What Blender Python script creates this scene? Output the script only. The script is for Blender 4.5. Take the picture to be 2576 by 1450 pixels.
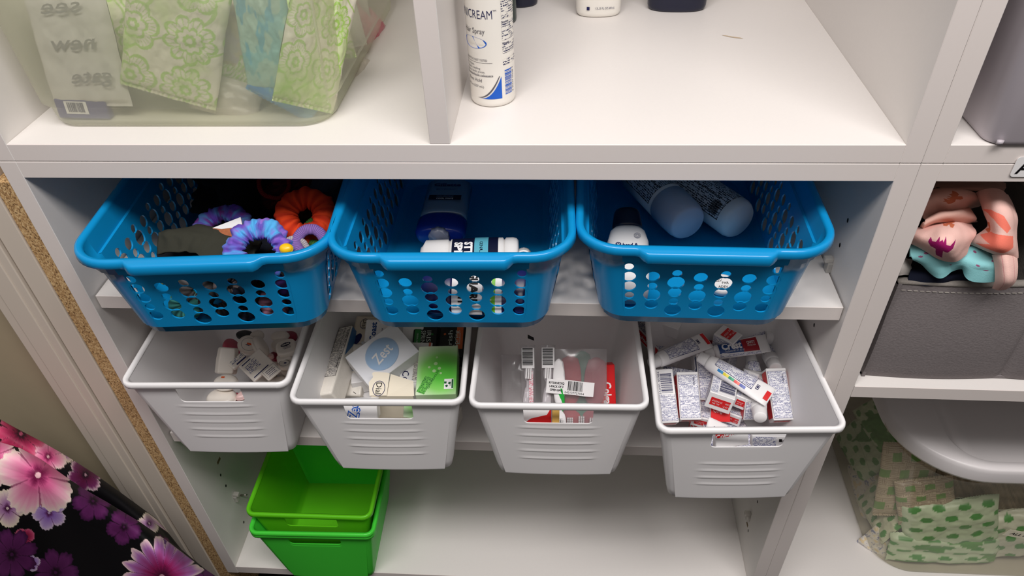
import bpy, math, random
from math import sin, cos, pi, radians, sqrt, atan2, floor, exp
from mathutils import Vector, Matrix, noise
from mathutils.geometry import delaunay_2d_cdt

for o in list(bpy.data.objects): bpy.data.objects.remove(o)
scene = bpy.context.scene
COL = scene.collection
random.seed(7)

# ------------------------------------------------------------- camera
CAM = Vector((0.12219, -0.61509, 0.36363))
FW = Vector((-0.06933323, 0.75991109, -0.64631883))
RT = Vector((0.9974909, 0.06210291, -0.03398721))
UP = Vector((-0.01431103, 0.6470536, 0.7623102))
FPX = 1832.72
cd = bpy.data.cameras.new('camera'); cam = bpy.data.objects.new('camera', cd); COL.objects.link(cam)
cam.matrix_world = Matrix(((RT.x, UP.x, -FW.x, CAM.x), (RT.y, UP.y, -FW.y, CAM.y), (RT.z, UP.z, -FW.z, CAM.z), (0, 0, 0, 1)))
cd.sensor_width = 36.0; cd.lens = FPX / 2576 * 36.0; cd.clip_start = 0.02
scene.camera = cam

def ray(u, v): return FW + RT * ((u - 1288) / FPX) - UP * ((v - 725) / FPX)
def P(u, v, z):                       # point of the photograph at height z
    d = ray(u, v); return CAM + d * ((z - CAM.z) / d.z)
def PY(u, v, y):
    d = ray(u, v); return CAM + d * ((y - CAM.y) / d.y)

# ------------------------------------------------------------- world and lamps
w = bpy.data.worlds.new('world'); scene.world = w; w.use_nodes = True
nt = w.node_tree; bg = nt.nodes['Background']
tc = nt.nodes.new('ShaderNodeTexCoord'); sx = nt.nodes.new('ShaderNodeSeparateXYZ')
mr = nt.nodes.new('ShaderNodeMapRange'); mr.inputs[1].default_value = 0.25; mr.inputs[2].default_value = 1.0
mr.inputs[3].default_value = 0.075; mr.inputs[4].default_value = 0.62
nt.links.new(tc.outputs['Generated'], sx.inputs[0]); nt.links.new(sx.outputs[2], mr.inputs[0])
nt.links.new(mr.outputs[0], bg.inputs[1]); bg.inputs[0].default_value = (1.0, 0.955, 0.935, 1)

def area(name, loc, target, sxz, syz, power, col):
    l = bpy.data.lights.new(name, 'AREA'); l.shape = 'RECTANGLE'; l.size = sxz; l.size_y = syz
    l.energy = power; l.color = col
    o = bpy.data.objects.new(name, l); COL.objects.link(o); o.location = loc
    d = Vector(target) - Vector(loc); o.rotation_euler = d.to_track_quat('-Z', 'Y').to_euler()
    return o
area('ceiling_lamp', (0.22, -0.76, 1.45), (0.15, 0.0, -0.3), 1.8, 0.42, 38, (1.0, 0.96, 0.94))
scene.view_settings.view_transform = 'Standard'; scene.view_settings.look = 'None'
scene.view_settings.gamma = 1.0; scene.view_settings.use_curve_mapping = False
scene.view_settings.exposure = -0.04

# ------------------------------------------------------------- materials
def lin(c):
    if isinstance(c, str): c = tuple(int(c[i:i + 2], 16) for i in (0, 2, 4))
    r = []
    for x in c[:3]:
        x = x / 255.0; r.append(x / 12.92 if x <= 0.04045 else ((x + 0.055) / 1.055) ** 2.4)
    return tuple(r) + (1.0,)
MATS = {}
def pm(name, col, rough=0.5, spec=0.5, noise_amt=0.0, nscale=60.0, bump=0.0, metal=0.0, coat=0.0, sss=0.0, vcol=False):
    if name in MATS: return MATS[name]
    m = bpy.data.materials.new(name); m.use_nodes = True; n = m.node_tree; b = n.nodes['Principled BSDF']
    c = lin(col); b.inputs['Base Color'].default_value = c
    b.inputs['Roughness'].default_value = rough; b.inputs['Specular IOR Level'].default_value = spec
    b.inputs['Metallic'].default_value = metal; b.inputs['Coat Weight'].default_value = coat
    if sss: b.inputs['Subsurface Weight'].default_value = sss; b.inputs['Subsurface Radius'].default_value = (0.01, 0.008, 0.006)
    if vcol:
        a = n.nodes.new('ShaderNodeVertexColor'); a.layer_name = 'print'
        n.links.new(a.outputs[0], b.inputs['Base Color'])
    if noise_amt or bump:
        t = n.nodes.new('ShaderNodeTexCoord'); q = n.nodes.new('ShaderNodeTexNoise')
        q.inputs['Scale'].default_value = nscale; q.inputs['Detail'].default_value = 6
        n.links.new(t.outputs['Object'], q.inputs['Vector'])
        if noise_amt and not vcol:
            mx = n.nodes.new('ShaderNodeMix'); mx.data_type = 'RGBA'
            mx.inputs[6].default_value = tuple(x * (1 - noise_amt) for x in c[:3]) + (1,)
            mx.inputs[7].default_value = tuple(min(1, x * (1 + noise_amt)) for x in c[:3]) + (1,)
            n.links.new(q.outputs[0], mx.inputs[0]); n.links.new(mx.outputs[2], b.inputs['Base Color'])
        if bump:
            bp = n.nodes.new('ShaderNodeBump'); bp.inputs['Strength'].default_value = bump; bp.inputs['Distance'].default_value = 0.001
            n.links.new(q.outputs[0], bp.inputs['Height']); n.links.new(bp.outputs[0], b.inputs['Normal'])
    MATS[name] = m; return m

def sheer(name, col, trans, transl=0.3, rough=0.3, gloss=0.08):
    """thin see-through plastic: part clear, part scattering, a little gloss"""
    if name in MATS: return MATS[name]
    m = bpy.data.materials.new(name); m.use_nodes = True; n = m.node_tree; n.nodes.remove(n.nodes['Principled BSDF'])
    out = n.nodes['Material Output']; c = lin(col)
    def N(t): return n.nodes.new(t)
    tr = N('ShaderNodeBsdfTransparent'); df = N('ShaderNodeBsdfDiffuse'); tl = N('ShaderNodeBsdfTranslucent'); gl = N('ShaderNodeBsdfGlossy')
    tr.inputs[0].default_value = tuple(0.5 + 0.5 * x for x in c[:3]) + (1,)
    df.inputs[0].default_value = c; tl.inputs[0].default_value = c; gl.inputs['Roughness'].default_value = rough
    a = N('ShaderNodeMixShader'); a.inputs[0].default_value = transl; n.links.new(df.outputs[0], a.inputs[1]); n.links.new(tl.outputs[0], a.inputs[2])
    b = N('ShaderNodeMixShader'); b.inputs[0].default_value = trans; n.links.new(a.outputs[0], b.inputs[1]); n.links.new(tr.outputs[0], b.inputs[2])
    g = N('ShaderNodeMixShader'); fr = N('ShaderNodeLayerWeight'); fr.inputs[0].default_value = 0.5
    pw = N('ShaderNodeMath'); pw.operation = 'POWER'; pw.inputs[1].default_value = 4.0; n.links.new(fr.outputs['Facing'], pw.inputs[0])
    mu = N('ShaderNodeMath'); mu.operation = 'MULTIPLY_ADD'; mu.inputs[1].default_value = min(0.8, gloss * 6); mu.inputs[2].default_value = gloss * 0.7; n.links.new(pw.outputs[0], mu.inputs[0])
    cl = N('ShaderNodeClamp'); n.links.new(mu.outputs[0], cl.inputs[0]); n.links.new(cl.outputs[0], g.inputs[0])
    n.links.new(b.outputs[0], g.inputs[1]); n.links.new(gl.outputs[0], g.inputs[2]); n.links.new(g.outputs[0], out.inputs[0])
    MATS[name] = m; return m

def fineprint(name, paper, ink, row=0.0011, word=0.0028, fill=0.62, gap=0.32, rough=0.45):
    """rows of small type, read from UVs in metres"""
    if name in MATS: return MATS[name]
    m = bpy.data.materials.new(name); m.use_nodes = True; n = m.node_tree; b = n.nodes['Principled BSDF']
    b.inputs['Roughness'].default_value = rough
    L = n.links.new
    def N(t): return n.nodes.new(t)
    def M(op, a, bb=None):
        k = N('ShaderNodeMath'); k.operation = op
        if isinstance(a, (int, float)): k.inputs[0].default_value = a
        else: L(a, k.inputs[0])
        if bb is not None:
            if isinstance(bb, (int, float)): k.inputs[1].default_value = bb
            else: L(bb, k.inputs[1])
        return k.outputs[0]
    uv = N('ShaderNodeUVMap'); s = N('ShaderNodeSeparateXYZ'); L(uv.outputs[0], s.inputs[0])
    vy = M('DIVIDE', s.outputs[1], row); ry = M('FLOOR', vy); fy = M('FRACT', vy)
    ux = M('ADD', M('DIVIDE', s.outputs[0], word), M('MULTIPLY', ry, 0.37)); fx = M('FLOOR', ux)
    cb = N('ShaderNodeCombineXYZ'); L(fx, cb.inputs[0]); L(ry, cb.inputs[1]); wn = N('ShaderNodeTexWhiteNoise'); wn.noise_dimensions = '2D'; L(cb.outputs[0], wn.inputs['Vector'])
    wordm = M('GREATER_THAN', wn.outputs[0], gap)
    ux2 = M('FLOOR', M('DIVIDE', s.outputs[0], word * 0.14)); cb2 = N('ShaderNodeCombineXYZ'); L(ux2, cb2.inputs[0]); L(M('FLOOR', M('MULTIPLY', vy, 3.0)), cb2.inputs[1])
    wn2 = N('ShaderNodeTexWhiteNoise'); wn2.noise_dimensions = '2D'; L(cb2.outputs[0], wn2.inputs['Vector'])
    lett = M('GREATER_THAN', wn2.outputs[0], 0.33)
    rowm = M('LESS_THAN', fy, fill)
    k = M('MULTIPLY', M('MULTIPLY', wordm, lett), rowm)
    mx = N('ShaderNodeMix'); mx.data_type = 'RGBA'; mx.inputs[6].default_value = lin(paper); mx.inputs[7].default_value = lin(ink)
    L(k, mx.inputs[0]); L(mx.outputs[2], b.inputs['Base Color'])
    MATS[name] = m; return m

def particleboard():
    m = bpy.data.materials.new('raw_particleboard'); m.use_nodes = True; n = m.node_tree; b = n.nodes['Principled BSDF']; L = n.links.new
    t = n.nodes.new('ShaderNodeTexCoord'); v = n.nodes.new('ShaderNodeTexVoronoi'); v.inputs['Scale'].default_value = 850; v.inputs['Randomness'].default_value = 1
    mp = n.nodes.new('ShaderNodeMapping'); mp.inputs['Scale'].default_value = (1, 1, 0.55)
    L(t.outputs['Object'], mp.inputs[0]); L(mp.outputs[0], v.inputs['Vector'])
    r = n.nodes.new('ShaderNodeValToRGB'); e = r.color_ramp.elements
    e[0].position = 0.0; e[0].color = lin((112, 82, 50)); e[1].position = 1.0; e[1].color = lin((222, 190, 140))
    k = r.color_ramp.elements.new(0.22); k.color = lin((172, 134, 88)); k = r.color_ramp.elements.new(0.6); k.color = lin((196, 158, 108))
    s = n.nodes.new('ShaderNodeSeparateColor'); L(v.outputs['Color'], s.inputs[0]); L(s.outputs[0], r.inputs[0]); L(r.outputs[0], b.inputs['Base Color'])
    bp = n.nodes.new('ShaderNodeBump'); bp.inputs['Strength'].default_value = 0.6; bp.inputs['Distance'].default_value = 0.001; L(s.outputs[1], bp.inputs['Height']); L(bp.outputs[0], b.inputs['Normal'])
    b.inputs['Roughness'].default_value = 0.85
    return m

LAM = pm('white_melamine', (229, 224, 220), 0.42, 0.4, noise_amt=0.015, nscale=300, bump=0.03)
EDGE = pm('white_edge_band', (228, 219, 214), 0.45, 0.35, noise_amt=0.012, nscale=200)
TRIMP = pm('painted_trim', (214, 202, 188), 0.4, 0.4)
WALLP = pm('beige_wall_paint', (172, 158, 132), 0.9, 0.1, noise_amt=0.03, nscale=40, bump=0.15)
BOARD = particleboard()
BLUE = pm('blue_plastic', (14, 144, 206), 0.25, 0.45)
BLUED = pm('deep_blue_plastic', (4, 112, 190), 0.22, 0.5)
WHITEP = pm('white_bin_plastic', (246, 244, 244), 0.3, 0.5)
BLACK = pm('black', (8, 8, 9), 0.5, 0.3)
INK = pm('navy_ink', (34, 36, 84), 0.5, 0.2)
INKB = pm('black_ink', (16, 15, 18), 0.5, 0.2)
WPAPER = pm('white_card', (238, 236, 236), 0.4, 0.4)
RED = pm('red_print', (214, 26, 30), 0.4, 0.4)
FP = fineprint('fine_print_navy', (234, 233, 238), (74, 80, 136), row=0.00145, word=0.0040, gap=.2, fill=.58)
FPB = fineprint('fine_print_black', (226, 220, 212), (62, 60, 68), row=0.0013, word=0.0036, gap=.2)

# ------------------------------------------------------------- mesh builder
FONT_CACHE = {}
def text_mesh(s, bold=0.0, shear=0.0):
    key = (s, bold, shear)
    if key in FONT_CACHE: return FONT_CACHE[key]
    c = bpy.data.curves.new('t', 'FONT'); c.body = s; c.resolution_u = 2; c.offset = bold; c.shear = shear
    o = bpy.data.objects.new('t', c); COL.objects.link(o)
    dg = bpy.context.evaluated_depsgraph_get(); me = o.evaluated_get(dg).to_mesh()
    vs = [v.co.copy() for v in me.vertices]; fs = [tuple(p.vertices) for p in me.polygons]
    o.evaluated_get(dg).to_mesh_clear(); bpy.data.objects.remove(o); bpy.data.curves.remove(c)
    if vs:
        x0 = min(v.x for v in vs); x1 = max(v.x for v in vs); y0 = min(v.y for v in vs); y1 = max(v.y for v in vs)
    else: x0 = x1 = y0 = y1 = 0
    FONT_CACHE[key] = (vs, fs, (x0, x1, y0, y1)); return FONT_CACHE[key]

class MB:
    def __init__(self): self.v = []; self.f = []; self.m = []; self.uv = []; self.mats = []; self.sm = []
    def mi(self, mat):
        if mat not in self.mats: self.mats.append(mat)
        return self.mats.index(mat)
    def add(self, vs, fs, mat, uvs=None, M=None, smooth=True):
        b = len(self.v); k = self.mi(mat)
        self.v += [(M @ Vector(p)) if M is not None else Vector(p) for p in vs]
        for i, f in enumerate(fs):
            self.f.append(tuple(b + j for j in f)); self.m.append(k); self.sm.append(smooth)
            self.uv.append([uvs[j] for j in f] if uvs else None)
        return self
    def box(self, lo, hi, mat, M=None):
        x0, y0, z0 = lo; x1, y1, z1 = hi
        vs = [(x0, y0, z0), (x1, y0, z0), (x1, y1, z0), (x0, y1, z0), (x0, y0, z1), (x1, y0, z1), (x1, y1, z1), (x0, y1, z1)]
        return self.add(vs, [(3, 2, 1, 0), (4, 5, 6, 7), (0, 1, 5, 4), (1, 2, 6, 5), (2, 3, 7, 6), (3, 0, 4, 7)], mat, M=M, smooth=False)
    def loft(self, loops, mat, M=None, close=True, cap0=False, cap1=False, smooth=True):
        n = len(loops[0]); vs = [p for l in loops for p in l]; fs = []
        for i in range(len(loops) - 1):
            for j in range(n if close else n - 1):
                a = i * n + j; b = i * n + (j + 1) % n
                fs.append((a, b, b + n, a + n))
        if cap0: fs.append(tuple(reversed(range(n))))
        if cap1: fs.append(tuple(range((len(loops) - 1) * n, len(loops) * n)))
        return self.add(vs, fs, mat, M=M, smooth=smooth)
    def poly(self, pts, mat, M=None):              # flat polygon in local xy (may be concave)
        r = delaunay_2d_cdt([Vector(p[:2]) for p in pts], [], [list(range(len(pts)))], 1, 1e-7)
        return self.add([(p.x, p.y, 0) for p in r[0]], r[2], mat, M=M, smooth=False)
    def quad(self, x0, y0, x1, y1, mat, M=None, z=0.0, warp=None, nu=1, nv=1):
        vs = []; uvs = []
        for j in range(nv + 1):
            for i in range(nu + 1):
                x = x0 + (x1 - x0) * i / nu; y = y0 + (y1 - y0) * j / nv
                vs.append(warp(x, y) if warp else (x, y, z)); uvs.append((x, y))
        fs = [(j * (nu + 1) + i, j * (nu + 1) + i + 1, (j + 1) * (nu + 1) + i + 1, (j + 1) * (nu + 1) + i) for j in range(nv) for i in range(nu)]
        return self.add(vs, fs, mat, uvs=uvs, M=M, smooth=bool(warp))
    def frame(self, x0, y0, x1, y1, t, mat, M=None, z=0.0, warp=None):
        for q in ((x0, y0, x1, y0 + t), (x0, y1 - t, x1, y1), (x0, y0, x0 + t, y1), (x1 - t, y0, x1, y1)):
            self.quad(*q, mat, M=M, z=z, warp=warp, nu=6 if warp else 1, nv=6 if warp else 1)
    def text(self, s, x, y, h, mat, M=None, z=0.0, rot=0.0, bold=0.0, shear=0.0, width=None, align='c', warp=None):
        """letters of cap height h centred (or left) at x, y; width squeezes or stretches"""
        vs, fs, (x0, x1, y0, y1) = text_mesh(s, bold, shear)
        if not vs: return self
        k = h / 0.69; kx = k if width is None else width / max(1e-6, x1 - x0)
        cx = (x0 + x1) / 2 if align == 'c' else x0; c, sn = cos(rot), sin(rot); out = []
        for p in vs:
            a = (p.x - cx) * kx; b = (p.y - 0.345) * k
            X, Y = x + a * c - b * sn, y + a * sn + b * c
            out.append(warp(X, Y) if warp else (X, Y, z))
        return self.add(out, fs, mat, M=M, smooth=False)
    def barcode(self, x0, y0, x1, y1, mat, M=None, z=0.0, vertical=False, seed=1, warp=None):
        r = random.Random(seed); a = y0 if vertical else x0; e = y1 if vertical else x1; u = (e - a) / 62
        while a < e - u:
            wd = u * r.choice((1, 1, 2, 3)); b = min(a + wd, e)
            if vertical: self.quad(x0, a, x1, b, mat, M=M, z=z, warp=warp, nu=4 if warp else 1)
            else: self.quad(a, y0, b, y1, mat, M=M, z=z, warp=warp, nv=4 if warp else 1)
            a = b + u * r.choice((1, 1, 2, 2))
        return self
    def disc(self, x, y, rx, ry, mat, M=None, z=0.0, n=28, warp=None, rot=0.0):
        vs = []
        for i in range(n):
            a = 2 * pi * i / n; px = rx * cos(a); py = ry * sin(a)
            X, Y = x + px * cos(rot) - py * sin(rot), y + px * sin(rot) + py * cos(rot)
            vs.append(warp(X, Y) if warp else (X, Y, z))
        return self.add(vs, [tuple(range(n))], mat, M=M, smooth=False)
    def ring(self, x, y, rx, ry, t, mat, M=None, z=0.0, n=28, rot=0.0):
        vs = []
        for s in (0, 1):
            for i in range(n):
                a = 2 * pi * i / n; px = (rx - t * s) * cos(a); py = (ry - t * s) * sin(a)
                vs.append((x + px * cos(rot) - py * sin(rot), y + px * sin(rot) + py * cos(rot), z))
        return self.add(vs, [(i, (i + 1) % n, n + (i + 1) % n, n + i) for i in range(n)], mat, M=M, smooth=False)
    def build(self, name, parent=None, M=None, label=None, bevel=0.0, seg=2, solid=0.0, sub=0):
        me = bpy.data.meshes.new(name); me.from_pydata([tuple(p) for p in self.v], [], self.f); me.update()
        for m in self.mats: me.materials.append(m)
        me.polygons.foreach_set('material_index', self.m); me.polygons.foreach_set('use_smooth', self.sm)
        if any(u for u in self.uv):
            l = me.uv_layers.new(name='UVMap'); i = 0
            for f, u in zip(self.f, self.uv):
                for j in range(len(f)):
                    if u: l.data[i].uv = u[j]
                    i += 1
        me.validate()
        o = bpy.data.objects.new(name, me); COL.objects.link(o)
        if parent is not None: o.parent = parent
        if M is not None: o.matrix_basis = M
        if label: o['label'] = label
        if bevel:
            b = o.modifiers.new('bevel', 'BEVEL'); b.width = bevel; b.segments = seg; b.limit_method = 'ANGLE'; b.angle_limit = radians(40)
        if solid:
            s = o.modifiers.new('solid', 'SOLIDIFY'); s.thickness = solid; s.offset = 0
        if sub:
            s = o.modifiers.new('sub', 'SUBSURF'); s.levels = sub; s.render_levels = sub
        return o

def tag(o, label, cat, group=None):
    o['label'] = label; o['category'] = cat
    if group: o['group'] = group
    return o
def empty(name, M, label, cat, group=None):
    o = bpy.data.objects.new(name, None); COL.objects.link(o); o.empty_display_size = 0.02
    o.matrix_basis = M if isinstance(M, Matrix) else Matrix.Translation(Vector(M))
    return tag(o, label, cat, group)
def struct(o): o['kind'] = 'structure'; return o
def frame3(O, X, Y):
    """axes from an origin, a point along x and a point roughly along y"""
    O = Vector(O); x = (Vector(X) - O).normalized(); z = x.cross(Vector(Y) - O).normalized(); y = z.cross(x)
    return Matrix(((x.x, y.x, z.x, O.x), (x.y, y.y, z.y, O.y), (x.z, y.z, z.z, O.z), (0, 0, 0, 1)))
def yawm(x, y, z, deg): return Matrix.Translation((x, y, z)) @ Matrix.Rotation(radians(deg), 4, 'Z')

# ------------------------------------------------------------- cabinets
T = 0.0196; XL = -0.435; XR = 0.435; D = 0.42
def panel(name, lo, hi, parent, front=True, label=None):
    mb = MB(); mb.box(lo, hi, LAM)
    if front: mb.m[2] = mb.mi(EDGE)
    return mb.build(name, parent, bevel=0.0006, seg=1, label=label)
def holes(xw, side, ys, zs, parent, name='peg_hole'):
    for z in zs:
        for y in ys:
            mb = MB(); vs = [(0, 0.0022 * cos(a), 0.0030 * sin(a)) for a in [2 * pi * i / 12 for i in range(12)]]
            mb.add(vs if side > 0 else vs[::-1], [tuple(range(12))], BLACK, smooth=False)
            mb.build(name, parent, Matrix.Translation((xw + side * 0.0002, y, z)))
CLEARP = sheer('clear_peg_plastic', (236, 232, 226), 0.45, 0.3, 0.15, 0.10)
def peg(parent, x, y, z, side):
    mb = MB(); mb.box((0, -0.0055, -0.010), (side * 0.006, 0.0055, 0.004), CLEARP) if side > 0 else mb.box((side * 0.006, -0.0055, -0.010), (0, 0.0055, 0.004), CLEARP)
    mb.box((min(0, side * 0.010), -0.004, 0.004), (max(0, side * 0.010), 0.004, 0.010), CLEARP)
    mb.build('shelf_peg', parent, Matrix.Translation((x, y, z)), bevel=0.0012, label='clear plastic shelf peg')

up = empty('upper_cabinet', (0, 0, 0), 'white open cabinet across the top, split by a divider, holding hair spray and bottles', 'cabinet', 'white storage cabinets')
panel('bottom_panel', (XL, 0, 0.0002), (XR, D, T), up); panel('side_panel', (XL - T, 0, 0.0002), (XL, D, 0.62), up); panel('side_panel', (XR, 0, 0.0002), (XR + T - 0.0003, D, 0.62), up)
panel('divider_panel', (-0.0069, 0.0005, T), (0.0127, D, 0.60), up); panel('top_panel', (XL, 0, 0.60), (XR, D, 0.62), up); panel('back_panel', (XL - T, D, 0.0002), (XR + T - .0003, D + 0.01, 0.62), up, False)
sc = MB(); o = P(1815, 88, T + .0003); e = P(1870, 97, T + .0003)
pts = [(0, -.0004), (.4, -.0022), (.8, -.0018), (1.0, 0.0), (.85, .0016), (.5, .0008), (.2, .0012)]
sc.poly([(a * (e - o).length, b) for a, b in pts], pm('tan_scuff', (196, 176, 150), 0.7), M=frame3(o, e, o + Vector((0, .1, 0))))
sc.build('scuff_mark', up)

lo_ = empty('lower_cabinet', (0, 0, -0.82), 'white open cabinet with peg holes holding blue baskets and white bins', 'cabinet', 'white storage cabinets')
ZB = -0.8011
def lc(n, lo, hi, front=True):
    off = 0.82; o = panel(n, (lo[0], lo[1], lo[2] + off), (hi[0], hi[1], hi[2] + off), lo_, front); return o
lc('top_panel', (XL, 0, -T), (XR, D, -0.0003)); lc('side_panel', (XL - T, 0, -0.822), (XL, D, -0.0003)); lc('side_panel', (XR, 0, -0.90), (XR + T - .0003, D, -0.0003))
lc('bottom_panel', (XL, 0, ZB - T), (XR, D, ZB)); lc('back_panel', (XL - T, D, -0.822), (XR + T - .0003, D + 0.01, -0.0003), False)
for (x, sd) in ((XL, 1), (XR, -1)):
    holes(x, sd, (0.067,), [0.82 + z for z in (-0.1115, -0.1456, -0.270, -0.654, -0.738)] if sd < 0 else [0.82 + z for z in (-0.630, -0.660, -0.77)], lo_)
    holes(x, sd, (0.34,), [0.82 + z for z in (-0.11, -0.27, -0.65, -0.74)], lo_)
peg(lo_, XR, 0.073, 0.82 - 0.1776, -1); peg(lo_, XL, 0.0745, 0.82 - 0.7025, 1); peg(lo_, XR, 0.077, 0.82 - 0.7100, -1)
for x, y, z, sd in ((XL, 0.078, -0.606, 1), (XR, 0.079, -0.7354, -1)):
    mb = MB(); mb.box((0 if sd > 0 else -0.0002, -0.006, -0.003), (0.0002 if sd > 0 else 0, 0.006, 0.003), pm('bare_wood_patch', (120, 98, 72), 0.9)); mb.build('worn_patch', lo_, Matrix.Translation((x, y, 0.82 + z)))
sw = MB(); sw.loft([[(0, .002 * cos(a), .002 * sin(a)) for a in [2 * pi * i / 10 for i in range(10)]], [(.012, .002 * cos(a), .002 * sin(a) + .002) for a in [2 * pi * i / 10 for i in range(10)]]], pm('zinc', (190, 186, 176), 0.3, metal=1.0), cap0=True, cap1=True)
sw.build('metal_pin', lo_, Matrix.Translation((XL, 0.090, 0.82 - 0.722)))

for z, y0, lab in ((-0.1876, 0.0076, 'white adjustable shelf board under the three blue baskets'), (-0.448, 0.0096, 'white adjustable shelf board under the row of four white bins')):
    mb = MB(); mb.box((XL + 0.0015, y0, -T), (XR - 0.0015, D - .001, 0), LAM); mb.m[2] = mb.mi(EDGE)
    tag(mb.build('shelf', None, Matrix.Translation((0, 0, z)), bevel=0.0006, seg=1), lab, 'shelf', 'loose shelf boards')

ru = empty('upper_cabinet', (XR + T, 0, 0), 'white cabinet at the top right corner with a grey bin', 'cabinet', 'white storage cabinets')
W2 = 0.62
panel('side_panel', (0, 0, 0.0002), (T, D, 0.62), ru); panel('bottom_panel', (T, 0, 0.0002), (W2, D, T), ru); panel('back_panel', (0, D, 0.0002), (W2, D + .01, 0.62), ru, False); panel('top_panel', (T, 0, 0.60), (W2, D, 0.62), ru); panel('side_panel', (W2, 0, 0.0002), (W2 + T, D, 0.62), ru)
rl = empty('lower_cabinet', (XR + T, 0, -0.865), 'white cabinet at right holding a grey fabric bin above a clear tub', 'cabinet', 'white storage cabinets')
for n, lo, hi, f in (('side_panel', (0, 0, -0.90), (T, D, -0.0003), 1), ('top_panel', (T, 0, -T), (W2, D, -0.0003), 1), ('bottom_panel', (T, 0, -0.865), (W2, D, -0.845), 1), ('back_panel', (0, D, -0.90), (W2, D + .01, -0.0003), 0), ('side_panel', (W2, 0, -0.90), (W2 + T, D, -0.0003), 1)):
    panel(n, (lo[0], lo[1], lo[2] + .865), (hi[0], hi[1], hi[2] + .865), rl, bool(f))
mb = MB(); mb.box((0, 0, -T), (W2 - T - .001, D - .001, 0), LAM); mb.m[2] = mb.mi(EDGE)
tag(mb.build('shelf', None, Matrix.Translation((XR + 2 * T + .0005, 0, -0.3072)) @ Matrix.Rotation(radians(0.35), 4, 'Y'), bevel=0.0006, seg=1), 'white shelf board under the grey fabric bin at right', 'shelf', 'loose shelf boards')

# ------------------------------------------------------------- the wall side at left
mb = MB(); mb.box((XL - 2 * T + .0006, 0.0012, -0.95), (XL - T - .0003, D, -0.026), BOARD)
struct(mb.build('trim_1'))
mb = MB(); mb.box((-0.5010, -0.001, -0.95), (XL - 2 * T, 0.30, 0.62), TRIMP); struct(mb.build('trim_2', bevel=0.001))
mb = MB(); mb.box((-0.553, -0.004, -0.95), (-0.5035, 0.30, 0.62), TRIMP); mb.box((-0.540, -0.0055, -0.95), (-0.515, -0.003, 0.62), TRIMP); struct(mb.build('trim_3', bevel=0.0012))
mb = MB(); mb.box((-1.6, 0.012, -0.95), (-0.5532, 0.12, 1.6), WALLP); struct(mb.build('wall_left'))
mb = MB(); mb.box((-2.2, D + .012, -0.95), (2.2, D + .10, 1.6), WALLP); struct(mb.build('wall_back'))
mb = MB(); mb.box((-2.2, -2.6, -0.97), (2.2, D + .1, -0.95), pm('dark_carpet', (46, 42, 40), 0.95, 0.05, noise_amt=0.5, nscale=500, bump=0.8)); struct(mb.build('floor'))
# paper tags on the cabinet fronts
def paper_tag(O, X, Y, w, h, txt, th, label, parentless=True, tx=0.5, ty=0.5):
    M = frame3(O, X, Y); mb = MB(); r = .003
    pts = []
    for cx, cy, a0 in ((w - r, h - r, 0), (r, h - r, 90), (r, r, 180), (w - r, r, 270)):
        pts += [(cx + r * cos(radians(a0 + k * 30)), cy + r * sin(radians(a0 + k * 30))) for k in range(4)]
    lo = [(x, y, 0) for x, y in pts]; hi = [(x, y, .0004) for x, y in pts]
    mb.loft([lo, hi], WPAPER, cap0=True, cap1=True, smooth=False)
    mb.text(txt, w * tx, h * ty, th, INKB, z=.0007, bold=0.012)
    return tag(mb.build('paper_label', None, M), label, 'label')
paper_tag((-0.292, -0.0010, -0.8395), (-0.2, -0.001, -0.8395), (-0.292, -0.001, -0.7), 0.050, 0.026, 'soap', 0.009, 'white paper tag lettered soap on the cabinet front, bottom edge', ty=0.62)
paper_tag((0.537, -0.0010, -0.0130), (0.6, -0.001, -0.0130), (0.537, -0.001, 0.1), 0.060, 0.021, 'A', 0.014, 'white paper tag with a black letter at the right frame edge', tx=0.17)

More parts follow.
